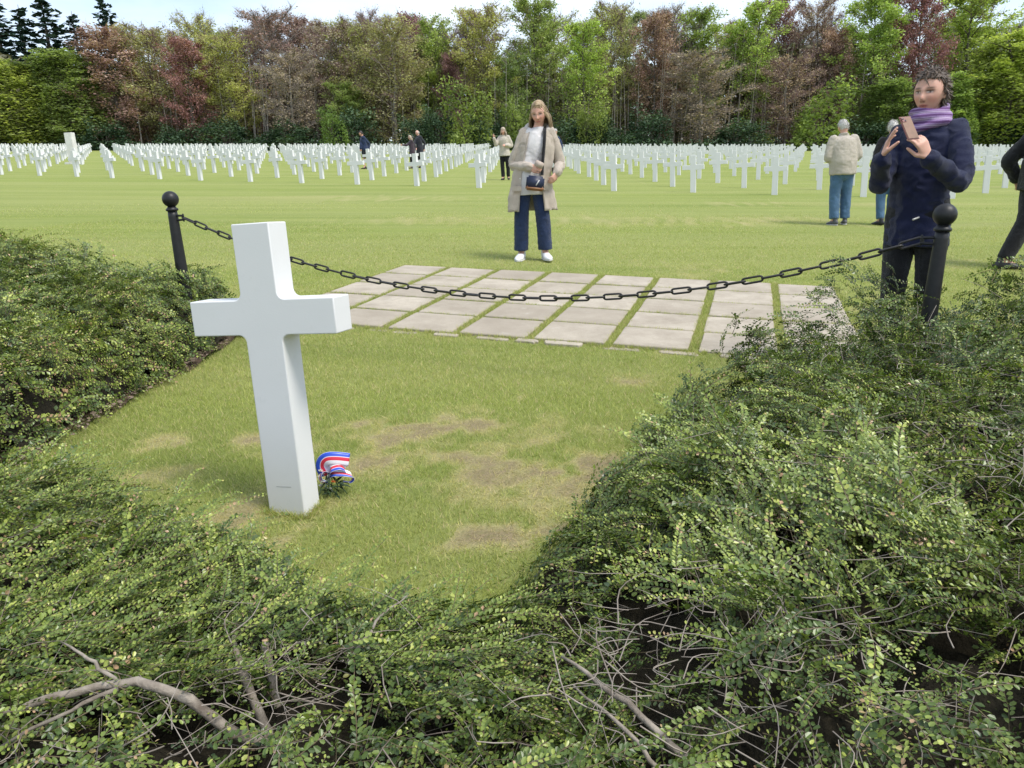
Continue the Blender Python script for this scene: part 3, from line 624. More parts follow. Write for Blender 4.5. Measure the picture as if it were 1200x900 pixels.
inview = sorted([c for c in ROW if abs(c[2]) < .64 * c[3] + .4], key=lambda c: c[2] ** 2 + c[3] ** 2)
near = set((c[0], c[1]) for c in inview[:300]); FV = []; FF = []
cnt = {}
for r, i, x, y, a in sorted(ROW, key=lambda c: (c[0], c[1])):
    if (r, i) in near:
        k = cnt.get(r, 0); cnt[r] = k + 1
        o = link('grave_cross', me_s); o.location = W(x, y); o.rotation_euler = (RNG.normal(0, .006), RNG.normal(0, .006), a + RNG.normal(0, .01))
        tag(o, f'white marble grave cross, {ordw(k)} from the left in the {"front" if r == 0 else ordw(r)} row of the field', 'grave cross', 'grave crosses in the field')
v0 = np.array([v.co[:] for v in me_f.vertices]); f0 = [tuple(p.vertices) for p in me_f.polygons]; mb = MB()
for r, i, x, y, a in ROW:
    if (r, i) not in near: mb.add(v0 @ rz(a).T + W(x, y), f0)
tag(link('far_grave_crosses', mb.mesh('far_grave_crosses', m_marble, False)), 'distant rows of white grave crosses reaching to the wood', 'grave crosses', kind='stuff')
# tall stone at the left
m_stone = plain('pale_stone', (.70, .69, .66), (.56, .55, .52), .8, 4, 30, .01, .4, .2)
st = thing('stone_pylon', 'tall pale stone pylon standing above the crosses at the left', 'pylon', W(-25.4, 46.0), math.radians(-12))
link('shaft', MB().add(*box(-.24, .24, -.16, .16, .12, 1.74)).mesh('shaft', m_stone, False), st); link('plinth', MB().add(*box(-.42, .42, -.3, .3, -.15, .12)).mesh('plinth', m_stone, False), st)

# ================================================================== POSTS AND CHAIN
m_iron = plain('black_iron', (.016, .0165, .017), (.009, .009, .010), .45, 40, 120, .0012, .5, .35)
m_chain = plain('chain_iron', (.014, .014, .015), (.030, .026, .023), .45, 60, 200, .001, .5, .4)
BALLS = {'R': (2.08, 3.73, 1.0), 'L': (-2.30, 5.26, .96)}
def post(key, label, lug_dir):
    x, y, z = BALLS[key]; base = W(x - LEAN[0] / LEAN[2] * z, y - LEAN[1] / LEAN[2] * z); hb = (W(x, y, z) - base)[2]
    tilt = .065 if key == 'R' else -.01; base[0] -= tilt * hb; root = thing('chain_post', label, 'post', base, 0, 'chain posts'); root.rotation_euler = (0, tilt, 0)
    link('shaft', MB().add(*lathe([(.049, -.1), (.047, .0), (.042, .25), (.032, hb - .115), (.030, hb - .078)], 28)).mesh('shaft', m_iron), root)
    link('collar', MB().add(*lathe([(.028, hb - .080), (.038, hb - .077), (.041, hb - .070), (.038, hb - .062), (.030, hb - .056), (.026, hb - .048)], 28)).mesh('collar', m_iron), root)
    prof = [(.0535 * math.cos(a), hb + .0535 * math.sin(a)) for a in np.linspace(-1.2, 1.5, 16)]
    link('ball', MB().add(*lathe(prof, 32)).mesh('ball', m_iron), root)
    d = np.array([*unit(lug_dir), 0]); p = np.array([0, 0, hb - .125]); s = np.array([-d[1], d[0], 0])
    mb = MB(); L0 = p + d * .02; L1 = p + d * .085
    for off in (-.016, .016): mb.add(*rtube([L0 + s * 0 + [0, 0, off], L1 + [0, 0, off * .8]], [.008, .007], 10, 2))
    mb.add(*rtube([L1 + [0, 0, -.022], L1 + [0, 0, .022]], [.0055, .0055], 10, 1)); link('lug', mb.mesh('lug', m_iron), root)
    e = p + d * .085; return base + e + np.array([tilt * e[2], 0, -tilt * e[0]])
dR = np.array(BALLS['L'][:2]) - np.array(BALLS['R'][:2])
eR = post('R', 'black ball topped iron post rising from the right hedge beside the navy coat woman', dR)
eL = post('L', 'black ball topped iron post rising behind the left hedge', -dR)
def stadium(L, Wd, r, n=8, m=6):
    hl = L / 2 - Wd / 2; rc = Wd / 2 - r; path = []
    for k in range(m + 1): a = -math.pi / 2 + math.pi * k / m; path.append((hl + rc * math.cos(a), 0, rc * math.sin(a)))
    for k in range(m + 1): a = math.pi / 2 + math.pi * k / m; path.append((-hl + rc * math.cos(a), 0, rc * math.sin(a)))
    P = np.array(path); V = []; F = []; q = len(P)
    for i in range(q):
        T = unit(P[(i + 1) % q] - P[i - 1]); s = np.array([0, 1.0, 0]); b_ = np.cross(T, s)
        for j in range(n): a = 2 * math.pi * j / n; V.append(P[i] + r * (math.cos(a) * s + math.sin(a) * b_))
    for i in range(q):
        for j in range(n): F.append((i * n + j, i * n + (j + 1) % n, ((i + 1) % q) * n + (j + 1) % n, ((i + 1) % q) * n + j))
    return np.array(V), F
link_me = MB().add(*stadium(.118, .042, .0060)).mesh('link', m_chain)
SAG = .405
tt = np.linspace(0, 1, 400); curve = eL + (eR - eL) * tt[:, None]; curve[:, 2] -= SAG * 4 * tt * (1 - tt)
seg = np.r_[0, np.cumsum(np.linalg.norm(np.diff(curve, axis=0), axis=1))]; PITCHL = .0955; nlk = int(round(seg[-1] / PITCHL)); step = seg[-1] / nlk
chain = thing('chain', 'black iron link chain hanging in a sag between the two posts', 'chain', curve[0])
for k in range(nlk):
    s_ = (k + .5) * step; i = np.searchsorted(seg, s_); p = curve[i]; T = unit(curve[min(i + 2, 399)] - curve[max(i - 2, 0)])
    s = unit(np.cross([0, 0, 1.0], T)); u = np.cross(T, s)
    M = Matrix(((T[0], s[0], u[0], 0), (T[1], s[1], u[1], 0), (T[2], s[2], u[2], 0), (0, 0, 0, 1)))
    o = link('link', link_me, chain); o.matrix_basis = Matrix.Translation(Vector(p - curve[0])) @ M @ Matrix.Rotation(math.radians((8 if k % 2 else 82) + RNG.normal(0, 5)), 4, 'X')

# ================================================================== HEDGES
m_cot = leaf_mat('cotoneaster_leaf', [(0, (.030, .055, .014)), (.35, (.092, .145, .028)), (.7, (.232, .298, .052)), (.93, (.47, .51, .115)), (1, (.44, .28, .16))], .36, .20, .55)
m_stem = plain('cotoneaster_stem', (.15, .125, .070), (.09, .07, .045), .8, 20, spec=.2)
m_deadtwig = plain('dead_twig', (.34, .30, .255), (.19, .155, .125), .85, 14, spec=.2)
m_branch = plain('hedge_branch', (.34, .30, .25), (.13, .105, .082), .85, 26, 60, .006, .9, .2)
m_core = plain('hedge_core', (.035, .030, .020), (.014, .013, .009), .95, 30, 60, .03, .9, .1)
m_litter = plain('dead_leaf', (.26, .20, .15), (.13, .095, .07), .8, 15, spec=.2)
hzA, hzB = Noise(21), Noise(22)
HOLES = [(-.55, 1.30, .11), (-.66, 1.20, .09), (-.85, 1.18, .07), (-1.0, 1.14, .06), (-.52, 1.10, .10), (.22, 1.12, .10), (.36, 1.0, .08), (.30, 1.32, .07), (.50, 1.62, .07), (.42, 1.45, .06), (.95, 1.30, .08), (1.25, 2.0, .12), (.75, 1.9, .08)]
def hedge_h(P, poly, H):
    P3 = np.c_[P, np.zeros(len(P))]; d = poly_dist(P, poly) * in_poly(P, poly)
    e = np.clip(d / .20, 0, 1); e = np.sqrt(1 - (1 - e) ** 2)
    return H(P) * e * (1 + .12 * hzA(P3, 1.3) + .10 * hzB(P3, 3.6) + .11 * hzA(P3 + 11, 9.0)), d
def make_spray(seed, K, L, leaf, rounded=False):
    rg = np.random.default_rng(seed); t = np.linspace(.04, 1, K); bend = rg.normal(0, .25)
    def pos(u): return np.stack([u * L, bend * L * u * u, L * (.30 * u - .42 * u * u)], -1)
    C = pos(t); side = np.where(np.arange(K) % 2 == 0, 1, -1)
    az = side * rg.uniform(.6, 1.25, K) + bend * t; d = np.stack([np.cos(az), np.sin(az), rg.normal(.12, .18, K)], 1); d = unit_rows(d)
    n = unit_rows(np.stack([rg.normal(0, .28, K), rg.normal(0, .28, K), np.ones(K)], 1)); n = unit_rows(n - d * (n * d).sum(1)[:, None]); w = np.cross(n, d)
    s = (leaf * rg.uniform(.7, 1.25, K) * (1 - .35 * t ** 3))[:, None]; C = C + d * .002
    V = np.stack([C, C + d * s * .58 + w * s * .36 + n * s * .10, C + d * s, C + d * s * .58 - w * s * .36 + n * s * .10], 1).reshape(-1, 3)
    k = np.arange(K)[:, None] * 4; F = np.concatenate([k + [0, 2, 1], k + [0, 3, 2]], 1).reshape(-1, 3)
    q = 4
    if rounded:
        q = 6; V = np.stack([C, C + d * s * .30 + w * s * .27 + n * s * .06, C + d * s * .76 + w * s * .31 + n * s * .09, C + d * s, C + d * s * .76 - w * s * .31 + n * s * .09, C + d * s * .30 - w * s * .27 + n * s * .06], 1).reshape(-1, 3)
        k = np.arange(K)[:, None] * 6; F = np.concatenate([k + [0, 3, 1], k + [1, 3, 2], k + [0, 5, 3], k + [5, 4, 3]], 1).reshape(-1, 3)
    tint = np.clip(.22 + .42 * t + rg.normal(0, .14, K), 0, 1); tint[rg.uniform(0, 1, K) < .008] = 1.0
    u = np.linspace(-.08, .98, 4); S = pos(u); S[0, 2] -= .01; wd = .0010
    SV = np.stack([S + [0, wd, 0], S - [0, wd, 0]], 1).reshape(-1, 3); SF = []
    for i in range(3): a = 2 * i; SF += [(a, a + 1, a + 3), (a, a + 3, a + 2)]
    return np.r_[V, SV], np.r_[F, np.array(SF) + len(V)], np.r_[np.zeros(len(F)), np.ones(len(SF))], np.r_[np.repeat(tint, q), np.zeros(len(SV))]
def scatter_sprays(tpls, P, D, U, sc, dt, rg):
    """copies of the sprays at P, growing along D with upper side U"""
    which = rg.integers(0, len(tpls), len(P)); VV, FF, MM, TT = [], [], [], []; base = 0
    for k, (v, f, m, t) in enumerate(tpls):
        ix = np.where(which == k)[0]
        if not len(ix): continue
        X = unit_rows(D[ix]); Y = unit_rows(np.cross(U[ix], X)); Z = np.cross(X, Y); R = np.stack([X, Y, Z], 2)
        V = np.einsum('nij,kj->nki', R, v) * sc[ix][:, None, None] + P[ix][:, None, :]; n = len(ix)
        F = f[None] + (np.arange(n) * len(v))[:, None, None] + base
        VV.append(V.reshape(-1, 3)); FF.append(F.reshape(-1, 3)); MM.append(np.tile(m, n)); TT.append((np.clip(t[None] + dt[ix][:, None], 0, 1) * (t[None] > 0)).ravel()); base += n * len(v)
    return np.concatenate(VV), np.concatenate(FF), np.concatenate(MM), np.concatenate(TT)
def build_hedge(label, poly, H, dens, leaf, K, seed, gk=1.0, sel=None, bbox=None, nshoot=300, ntwig=500):
    rg = np.random.default_rng(seed); pa = np.array(poly); lo, hi = (pa.min(0), pa.max(0)) if bbox is None else (np.array(bbox[:2]), np.array(bbox[2:]))
    n = int((hi - lo).prod() * dens); P = lo + rg.uniform(0, 1, (n, 2)) * (hi - lo); ok = in_poly(P, poly)
    if sel is not None: ok &= sel(P)
    # only what stands within sight of the path, and a step to either side
    ok &= (np.abs(P[:, 0]) < .69 * P[:, 1] + .55); P = P[ok]
    h, d = hedge_h(P, poly, H); P3 = np.c_[P, np.zeros(len(P))]
    gap = .75 * hzB(P3 + 7, 2.6) + .75 * hzA(P3 + 3, 5.5) - .8 * hzA(P3 + 11, 9.0)
    for hx, hy, hr_ in HOLES: gap = gap + 2.4 * np.exp(-((P[:, 0] - hx) ** 2 + (P[:, 1] - hy) ** 2) / hr_ ** 2)
    gap = gap * gk
    keep = rg.uniform(0, 1, len(P)) < np.clip(1.05 - .75 * smooth(.35, 1.4, gap), .07, 1); P, h, d, gap = P[keep], h[keep], d[keep], gap[keep]
    sd_ = d < .17; P = np.r_[P, P[sd_] + rg.normal(0, .012, (sd_.sum(), 2))]; h = np.r_[h, h[sd_]]; d = np.r_[d, d[sd_]]; gap = np.r_[gap, gap[sd_] * .2]; n0 = len(sd_)
    n = len(P); dep = rg.uniform(0, 1, n) ** 1.7; dep[n0:] = rg.uniform(0, 1.5, n - n0)
    z = h * (1 - .62 * dep) + .01 - .10 * smooth(.5, 1.4, gap) * h / .4; z = np.maximum(z, rg.uniform(.012, .05, n))
    e = .02; gxx = (hedge_h(P + [e, 0], poly, H)[0] - hedge_h(P - [e, 0], poly, H)[0]) / (2 * e); gyy = (hedge_h(P + [0, e], poly, H)[0] - hedge_h(P - [0, e], poly, H)[0]) / (2 * e)
    nrm = unit_rows(np.stack([-np.clip(gxx, -2, 2), -np.clip(gyy, -2, 2), np.ones(n)], 1))
    # shoots grow along a locally common drift, so that the sprays lie over each other like layers
    a = 2.2 * hzA(np.c_[P, np.full(n, 4.0)], .8) + rg.normal(0, .75, n); D = np.stack([np.cos(a), np.sin(a), rg.normal(.10, .18, n)], 1)
    D = D - nrm * ((D * nrm).sum(1) * .8)[:, None] + nrm * rg.uniform(-.05, .25, n)[:, None]
    U = nrm + rg.normal(0, .16, (n, 3)); sc = rg.uniform(.7, 1.35, n); dt = rg.normal(0, .14, n) - .14 * dep + .10 * hzB(np.c_[P, np.zeros(n)], .7)  # deeper sprays get a darker tint, inner shade put into leaf colour
    Q = np.c_[P, z]; ns = min(nshoot, n)
    if ns:
        k = rg.choice(np.where((d > .08) & (P[:, 1] > 1.55) & ((P[:, 1] < 3.0) | (rg.uniform(0, 1, n) < .25)))[0], ns); Q2 = np.c_[P[k], h[k] * .96]; D2 = np.stack([rg.normal(0, .5, ns), rg.normal(0, .5, ns), rg.uniform(.5, 1.1, ns)], 1)
        U2 = rg.normal(size=(ns, 3)); Q = np.r_[Q, Q2]; D = np.r_[D, D2]; U = np.r_[U, U2]; sc = np.r_[sc, rg.uniform(.5, .9, ns)]; dt = np.r_[dt, rg.normal(.05, .1, ns)]
    # long arching shoots over the top
    nl_ = ns * 2; k = rg.choice(np.where((d > .16) & (P[:, 1] < 2.9) & (P[:, 1] > 1.3))[0] if seed != 31 else np.where(d > .3)[0], nl_); a = 2.2 * hzA(np.c_[P[k], np.full(nl_, 4.0)], .8) + rg.normal(0, .6, nl_); Q3 = np.c_[P[k], h[k] * .92]; D3 = np.stack([np.cos(a), np.sin(a), rg.uniform(.15, .55, nl_)], 1)
    V3, F3, M3, T3 = scatter_sprays([make_spray(seed * 90 + i, 46, 46 * leaf * .42, leaf) for i in range(5)], Q3, D3, np.tile([0, 0, 1.0], (nl_, 1)) + rg.normal(0, .2, (nl_, 3)), rg.uniform(.6, 1.1, nl_), rg.normal(.12, .08, nl_), rg)
    tp = [make_spray(seed * 50 + i, K, K * leaf * .40, leaf) for i in range(10)]
    nr_ = Q[:, 1] < 1.75; sc = sc * (.78 + .22 * smooth(1.0, 2.0, Q[:, 1]))
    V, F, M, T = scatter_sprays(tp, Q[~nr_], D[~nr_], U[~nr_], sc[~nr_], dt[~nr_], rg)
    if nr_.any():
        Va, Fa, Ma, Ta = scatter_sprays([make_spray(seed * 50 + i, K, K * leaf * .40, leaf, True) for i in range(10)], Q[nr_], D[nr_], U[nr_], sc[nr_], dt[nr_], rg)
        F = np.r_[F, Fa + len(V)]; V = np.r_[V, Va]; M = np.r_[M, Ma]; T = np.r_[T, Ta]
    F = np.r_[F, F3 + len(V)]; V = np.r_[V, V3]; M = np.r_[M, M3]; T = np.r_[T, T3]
    c = pa.mean(0) if bbox is None else (lo + hi) / 2; base = W(c[0], c[1]); root = thing('cotoneaster_hedge', label, 'hedge', base, 0, 'low cotoneaster hedges')
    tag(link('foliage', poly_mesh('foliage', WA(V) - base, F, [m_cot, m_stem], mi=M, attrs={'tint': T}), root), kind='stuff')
    # opaque dark sheet added inside, well below the leaves, to block light
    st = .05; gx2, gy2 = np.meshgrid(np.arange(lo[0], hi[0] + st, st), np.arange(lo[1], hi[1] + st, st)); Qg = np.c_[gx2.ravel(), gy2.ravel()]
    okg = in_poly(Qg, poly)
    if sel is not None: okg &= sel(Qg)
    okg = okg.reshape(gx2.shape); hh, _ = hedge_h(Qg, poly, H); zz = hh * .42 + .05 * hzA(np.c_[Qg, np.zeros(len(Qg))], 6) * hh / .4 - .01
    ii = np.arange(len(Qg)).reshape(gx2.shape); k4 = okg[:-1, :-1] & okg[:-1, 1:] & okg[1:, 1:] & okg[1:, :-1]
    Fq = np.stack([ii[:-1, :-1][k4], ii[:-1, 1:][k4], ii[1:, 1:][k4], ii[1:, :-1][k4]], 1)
    link('dark_core_sheet', poly_mesh('dark_core_sheet', WA(np.c_[Qg, zz]) - base, Fq, m_core, smooth=True), root)
    mb = MB(); inner = np.where(d > .22)[0]
    for _ in range(ntwig):
        i = inner[rg.integers(0, len(inner))]; L = rg.uniform(.04, .20); a1 = rg.uniform(0, 6.283); q = np.array([P[i, 0], P[i, 1], h[i] * rg.uniform(.62, 1.02)]); dd = np.array([math.cos(a1), math.sin(a1), rg.normal(.05, .3)])
        p1 = q + dd * L * .5 + rg.normal(0, .015, 3); p2 = q + dd * L + rg.normal(0, .03, 3); r = rg.uniform(.0008, .0016)
        mb.add(*tube(WA(np.array([q, p1, p2])) - base, [r, r * .8, r * .35], 4, 2, caps=False))
    tag(link('dead_twigs', mb.mesh('dead_twigs', m_deadtwig), root), kind='stuff')
    return root, base, (P, h)
def branch_part(root, base, pts, rad, name='branch', m=m_branch, n=9, k=5, seed=0):
    P = catmull(pts, k); rg = np.random.default_rng(seed); P = P + rg.normal(0, .0022, P.shape); R_ = catmull(np.array(rad)[:, None], k)[:, 0] * (1 + rg.normal(0, .05, len(P)))
    return link(name, MB().add(*tube(WA(P) - base, R_, n, 1)).mesh(name, m), root)
def H_near(P): return .24 + .05 * smooth(-1.0, -1.8, P[:, 0]) + .25 * smooth(-.1, 1.1, P[:, 0]) + .05 * smooth(1.6, .7, P[:, 1]) + .08 * smooth(2.6, 3.4, P[:, 1]) * smooth(1.2, 2.0, P[:, 0]) - .07 * smooth(2.8, 3.4, P[:, 1]) * smooth(1.7, 1.1, P[:, 0])
hl, bl, _ = build_hedge('dense clipped green hedge at the left beside the lawn edge', HEDGE_L, lambda P: np.full(len(P), .44), 1150, .0170, 18, 31, gk=.7, ntwig=120, nshoot=120)
SPL = .05
hn, bn, (Pn, hn_h) = build_hedge('low straggly green hedge in the foreground with bare broken branches', HEDGE_N, H_near, 1620, .0142, 22, 32, sel=lambda P: P[:, 0] < SPL, bbox=(-3.0, .60, SPL, 2.75), nshoot=240, ntwig=420)
hr, br, (Pr, hr_h) = build_hedge('broad spreading green hedge filling the right foreground below the post', HEDGE_N, H_near, 1480, .0145, 22, 33, sel=lambda P: P[:, 0] >= SPL, bbox=(SPL, .60, 4.4, 4.25), nshoot=420, ntwig=900)
# bare branches lying in the foreground hedge
branch_part(hn, bn, [(-1.25, 1.12, .285), (-.98, 1.19, .30), (-.78, 1.26, .312), (-.67, 1.26, .285), (-.56, 1.25, .20), (-.50, 1.30, .12)], [.005, .0075, .009, .0105, .012, .013], seed=1)
branch_part(hn, bn, [(-.78, 1.26, .31), (-.86, 1.30, .335), (-.95, 1.36, .34)], [.0045, .0035, .0015], seed=9)
branch_part(hn, bn, [(-.46, 1.28, .05), (-.55, 1.36, .15), (-.62, 1.45, .22), (-.645, 1.50, .245)], [.012, .010, .008, .005], seed=2)
branch_part(hn, bn, [(-.78, 1.25, .31), (-.90, 1.16, .29), (-1.05, 1.06, .24)], [.0045, .0035, .0015], seed=3)
st_o = branch_part(hn, bn, [(-.52, 1.40, .10), (-.555, 1.455, .23), (-.56, 1.47, .255)], [.010, .009, .0088], name='cut_stump', seed=4)
m_cut = plain('cut_wood', (.52, .38, .24), (.42, .29, .17), .8, 30, spec=.2)
link('cut_face', MB().add(*tube(WA(np.array([(-.5602, 1.4705, .2555), (-.5605, 1.4712, .258)])) - bn, [.0086, .0082], 12, 1)).mesh('cut_face', m_cut), st_o)
branch_part(hn, bn, [(-.36, 1.40, .25), (-.30, 1.52, .29), (-.25, 1.60, .29)], [.004, .0032, .0012], seed=5)
branch_part(hr, br, [(.10, 1.32, .33), (.22, 1.20, .31), (.34, 1.07, .27), (.44, .96, .20)], [.003, .0065, .0085, .0095], seed=6)
branch_part(hr, br, [(.12, 1.23, .33), (.23, 1.10, .31), (.30, 1.00, .26)], [.002, .0045, .005], seed=7)
branch_part(hr, br, [(.05, .98, .33), (.18, .97, .345), (.31, .99, .34), (.36, .97, .29)], [.0012, .003, .0035, .003], seed=8)
rg = np.random.default_rng(77); mb = MB()
def tangle(c, n, sp, rmax, mbx):
    for _ in range(n):
        q = np.array(c) + rg.normal(0, 1, 3) * sp; a1 = rg.uniform(0, 6.283); L = rg.uniform(.04, .15); dd = np.array([math.cos(a1), math.sin(a1), rg.normal(0, .35)])
        cv = rg.normal(0, .25) ; pts = [q, q + dd * L * .5 + np.array([-dd[1], dd[0], .2]) * L * cv, q + dd * L]
        r = rg.uniform(.001, rmax); mbx.add(*tube(WA(np.array(pts)), [r, r * .8, r * .4], 4, 3, caps=False))
tangle((-.53, 1.36, .24), 70, (.12, .10, .045), .0018, mb); tangle((-.72, 1.10, .27), 40, (.16, .08, .04), .0018, mb)
o = link('dead_twigs', None or mb.mesh('dead_twigs', m_deadtwig), hn); o.location = -Vector(bn); tag(o, kind='stuff')
mb = MB(); tangle((.22, 1.22, .36), 60, (.12, .10, .04), .0018, mb); tangle((.46, 1.30, .42), 60, (.12, .12, .04), .0016, mb); tangle((.62, 1.05, .44), 45, (.16, .10, .04), .0016, mb); tangle((1.25, 1.75, .54), 80, (.24, .22, .04), .0016, mb); tangle((1.6, 2.4, .52), 70, (.35, .3, .04), .0016, mb)
o = link('dead_twigs', mb.mesh('dead_twigs', m_deadtwig), hr); o.location = -Vector(br); tag(o, kind='stuff')
# dead leaves along the left hedge foot
mb = MB()
for _ in range(260):
    t = rg.uniform(0, 1); e = np.array([-2.16, 2.95]) * (1 - t) + np.array([-2.02, 5.05]) * t + np.array([rg.normal(.045, .03), rg.normal(0, .02)])
    s = rg.uniform(.006, .018); R = rz(rg.uniform(0, 6.28)) @ rx(rg.normal(0, .45)); V = np.array([[-s, 0, 0], [0, s * .55, s * .2], [s, 0, 0], [0, -s * .55, s * .2]]) @ R.T + [e[0], e[1], .028 + rg.uniform(0, .014)]
    mb.add(WA(V), [(0, 1, 2), (0, 2, 3)])
tag(link('leaf_litter', mb.mesh('leaf_litter', m_litter, False)), 'scattered brown dead leaves along the soil at the left hedge foot', 'dead leaves', kind='stuff')

# ================================================================== PEOPLE
def cloth(name, col, col2=None, rough=.85, bs=60, stretch=None, bd=.004):
    m, nt, b = new_mat(name); b.inputs['Roughness'].default_value = rough; b.inputs['Specular IOR Level'].default_value = .2; b.inputs['Sheen Weight'].default_value = .15
    c2 = col2 or tuple(x * .78 for x in col); nt.links.new(mix(nt, mrange(nt, noise(nt, 9, 5, .6), .3, .7), c2, col), b.inputs['Base Color'])
    h = mix(nt, .35, noise(nt, 11, 4, .6, stretch=(1, 1, .45)), noise(nt, bs * 6, 2)); bump(nt, b, h, bd * 6, .8); return m
m_skin, nt, b = new_mat('skin')
vc = N(nt, 'ShaderNodeVertexColor'); vc.layer_name = 'Col'; c = mix(nt, mrange(nt, noise(nt, 30, 4), .3, .75, 0, .35), vc.outputs['Color'], mix(nt, .5, vc.outputs['Color'], (.50, .20, .15)))
nt.links.new(c, b.inputs['Base Color']); b.inputs['Roughness'].default_value = .5; b.inputs['Subsurface Weight'].default_value = .12; b.inputs['Subsurface Radius'].default_value = (.012, .004, .002); b.inputs['Specular IOR Level'].default_value = .35
def evaluated(o):
    dg = bpy.context.evaluated_depsgraph_get(); me = bpy.data.meshes.new_from_object(o.evaluated_get(dg)); return me
def fuse(name, mb, mat, voxel, parent, smooth_it=3, wr=None, seed=0, zmin=None):
    """weld overlapping lofts into one continuous surface"""
    me = mb.mesh(name + '_raw', mat); o = link(name, me)
    r = o.modifiers.new('remesh', 'REMESH'); r.mode = 'VOXEL'; r.voxel_size = voxel; r.use_smooth_shade = True
    if smooth_it: s = o.modifiers.new('smooth', 'SMOOTH'); s.factor = .5; s.iterations = smooth_it
    bpy.context.view_layer.update(); m2 = evaluated(o); o.modifiers.clear(); o.data = m2; m2.name = name; bpy.data.meshes.remove(me)
    if not m2.materials: m2.materials.append(mat)
    n = len(m2.vertices); co = np.empty(n * 3, np.float32); m2.vertices.foreach_get('co', co); co = co.reshape(-1, 3).astype(float)
    if wr:
        no = np.empty(n * 3, np.float32); m2.vertices.foreach_get('normal', no); no = no.reshape(-1, 3)
        a, fr = wr; w = Noise(seed + 60)(co * [1, 1, .55], fr) * .7 + Noise(seed + 61)(co * [1.0, 1.0, 1.6], fr * 2.1) * .3
        co += no * (a * (1 - np.abs(w)) - a * .4)[:, None]
    if zmin is not None: co[:, 2] = np.maximum(co[:, 2], zmin)
    m2.vertices.foreach_set('co', co.astype(np.float32).ravel()); m2.polygons.foreach_set('use_smooth', np.ones(len(m2.polygons), bool)); m2.update()
    o.parent = parent; return o, co
def wrinkle(me, amp, fr, seed):
    n = len(me.vertices); co = np.empty(n * 3, np.float32); me.vertices.foreach_get('co', co); no = np.empty(n * 3, np.float32); me.vertices.foreach_get('normal', no); co = co.reshape(-1, 3).astype(float); no = no.reshape(-1, 3)
    w = Noise(seed + 60)(co * [1, 1, .5], fr) * .65 + Noise(seed + 61)(co * [1, 1, 1.5], fr * 2.1) * .35; sgn = 1.0
    co += no * (amp * (1 - np.abs(w)) - amp * .5)[:, None]; me.vertices.foreach_set('co', co.astype(np.float32).ravel()); me.update(); return me
def head_verts(hs=1.0, face=1.0):
    nu, nv = 64, 48; V = []
    for i in range(nv + 1):
        a = math.pi * i / nv
        for j in range(nu): b_ = 2 * math.pi * j / nu; V.append((math.sin(a) * math.sin(b_), -math.sin(a) * math.cos(b_), math.cos(a)))
    D = np.array(V); F = []
    for i in range(nv):
        for j in range(nu): a = i * nu + j; b_ = i * nu + (j + 1) % nu; F.append((a, a + nu, b_ + nu, b_))
    P = D * [.075, .094, .114]; z = P[:, 2]; front = np.clip(-D[:, 1], 0, 1)
    jaw = smooth(0, -.10, z); P[:, 0] *= 1 - .24 * jaw; P[:, 1] += .012 * jaw * (D[:, 1] > 0) * -1.5
    P[:, 1] *= 1 - .10 * front ** 2
    def bumpf(x0, z0, sx, sz, amt): P[:, 1] -= amt * np.exp(-((P[:, 0] - x0) / sx) ** 2 - ((z - z0) / sz) ** 2) * (front > .15)
    bumpf(0, -.030, .011, .015, .026); bumpf(0, -.006, .008, .022, .014); bumpf(0, .018, .05, .010, .005)
    for s in (-1, 1): bumpf(s * .031, .005, .016, .011, -.013); bumpf(s * .042, -.030, .020, .018, .004)
    bumpf(0, -.062, .020, .006, .006); bumpf(0, -.072, .017, .005, .006); bumpf(0, -.067, .02, .0025, -.004); bumpf(0, -.098, .018, .012, .009)
    return P * hs, F
def hand_mb(mb, wrist, d, nrm, thumb, curl=(.5, .5, .5, .55), s=1.0, spread=.06, tcurl=.4, thumb_up=.35):
    """palm, four fingers of different length and a thumb leaving the side of the palm; nrm = palm side"""
    d = unit(d); nrm = unit(np.asarray(nrm, float) - d * (np.asarray(nrm) @ d)); sd = np.cross(d, nrm) * thumb
    mb.add(*rtube([wrist, wrist + d * .035 * s, wrist + d * .088 * s], [(.026 * s, .018 * s), (.036 * s, .015 * s), (.040 * s, .012 * s)], 14, 2, side=sd))
    for i, (L, off) in enumerate(((.074, .030), (.083, .010), (.077, -.010), (.060, -.030))):
        p = wrist + d * (.086 - .004 * abs(i - 1)) * s + sd * off * s; a = -(i - 1.5) * spread; dd = unit(d + sd * a); pts = [p - dd * .02 * s, p]; ang = 0
        for k, f in enumerate((.45, .31, .24)):
            ang += curl[i] * (.55 if k == 0 else .8); q = unit(dd * math.cos(ang) + nrm * math.sin(ang)); pts.append(pts[-1] + q * L * f * s)
        mb.add(*rtube(pts, [.0092 * s, .0092 * s, .0088 * s, .0080 * s, .0070 * s], 8, 1))
    p = wrist + d * .028 * s + sd * .026 * s; q1 = unit(d * .75 + sd * .75 + nrm * thumb_up); q2 = unit(d * (.95) + sd * (.35 - tcurl) + nrm * (thumb_up + tcurl * .6))
    mb.add(*rtube([p - q1 * .012 * s, p + q1 * .036 * s, p + q1 * .036 * s + q2 * .032 * s, p + q1 * .036 * s + q2 * .055 * s], [.0125 * s, .0115 * s, .0098 * s, .008 * s], 8, 1))
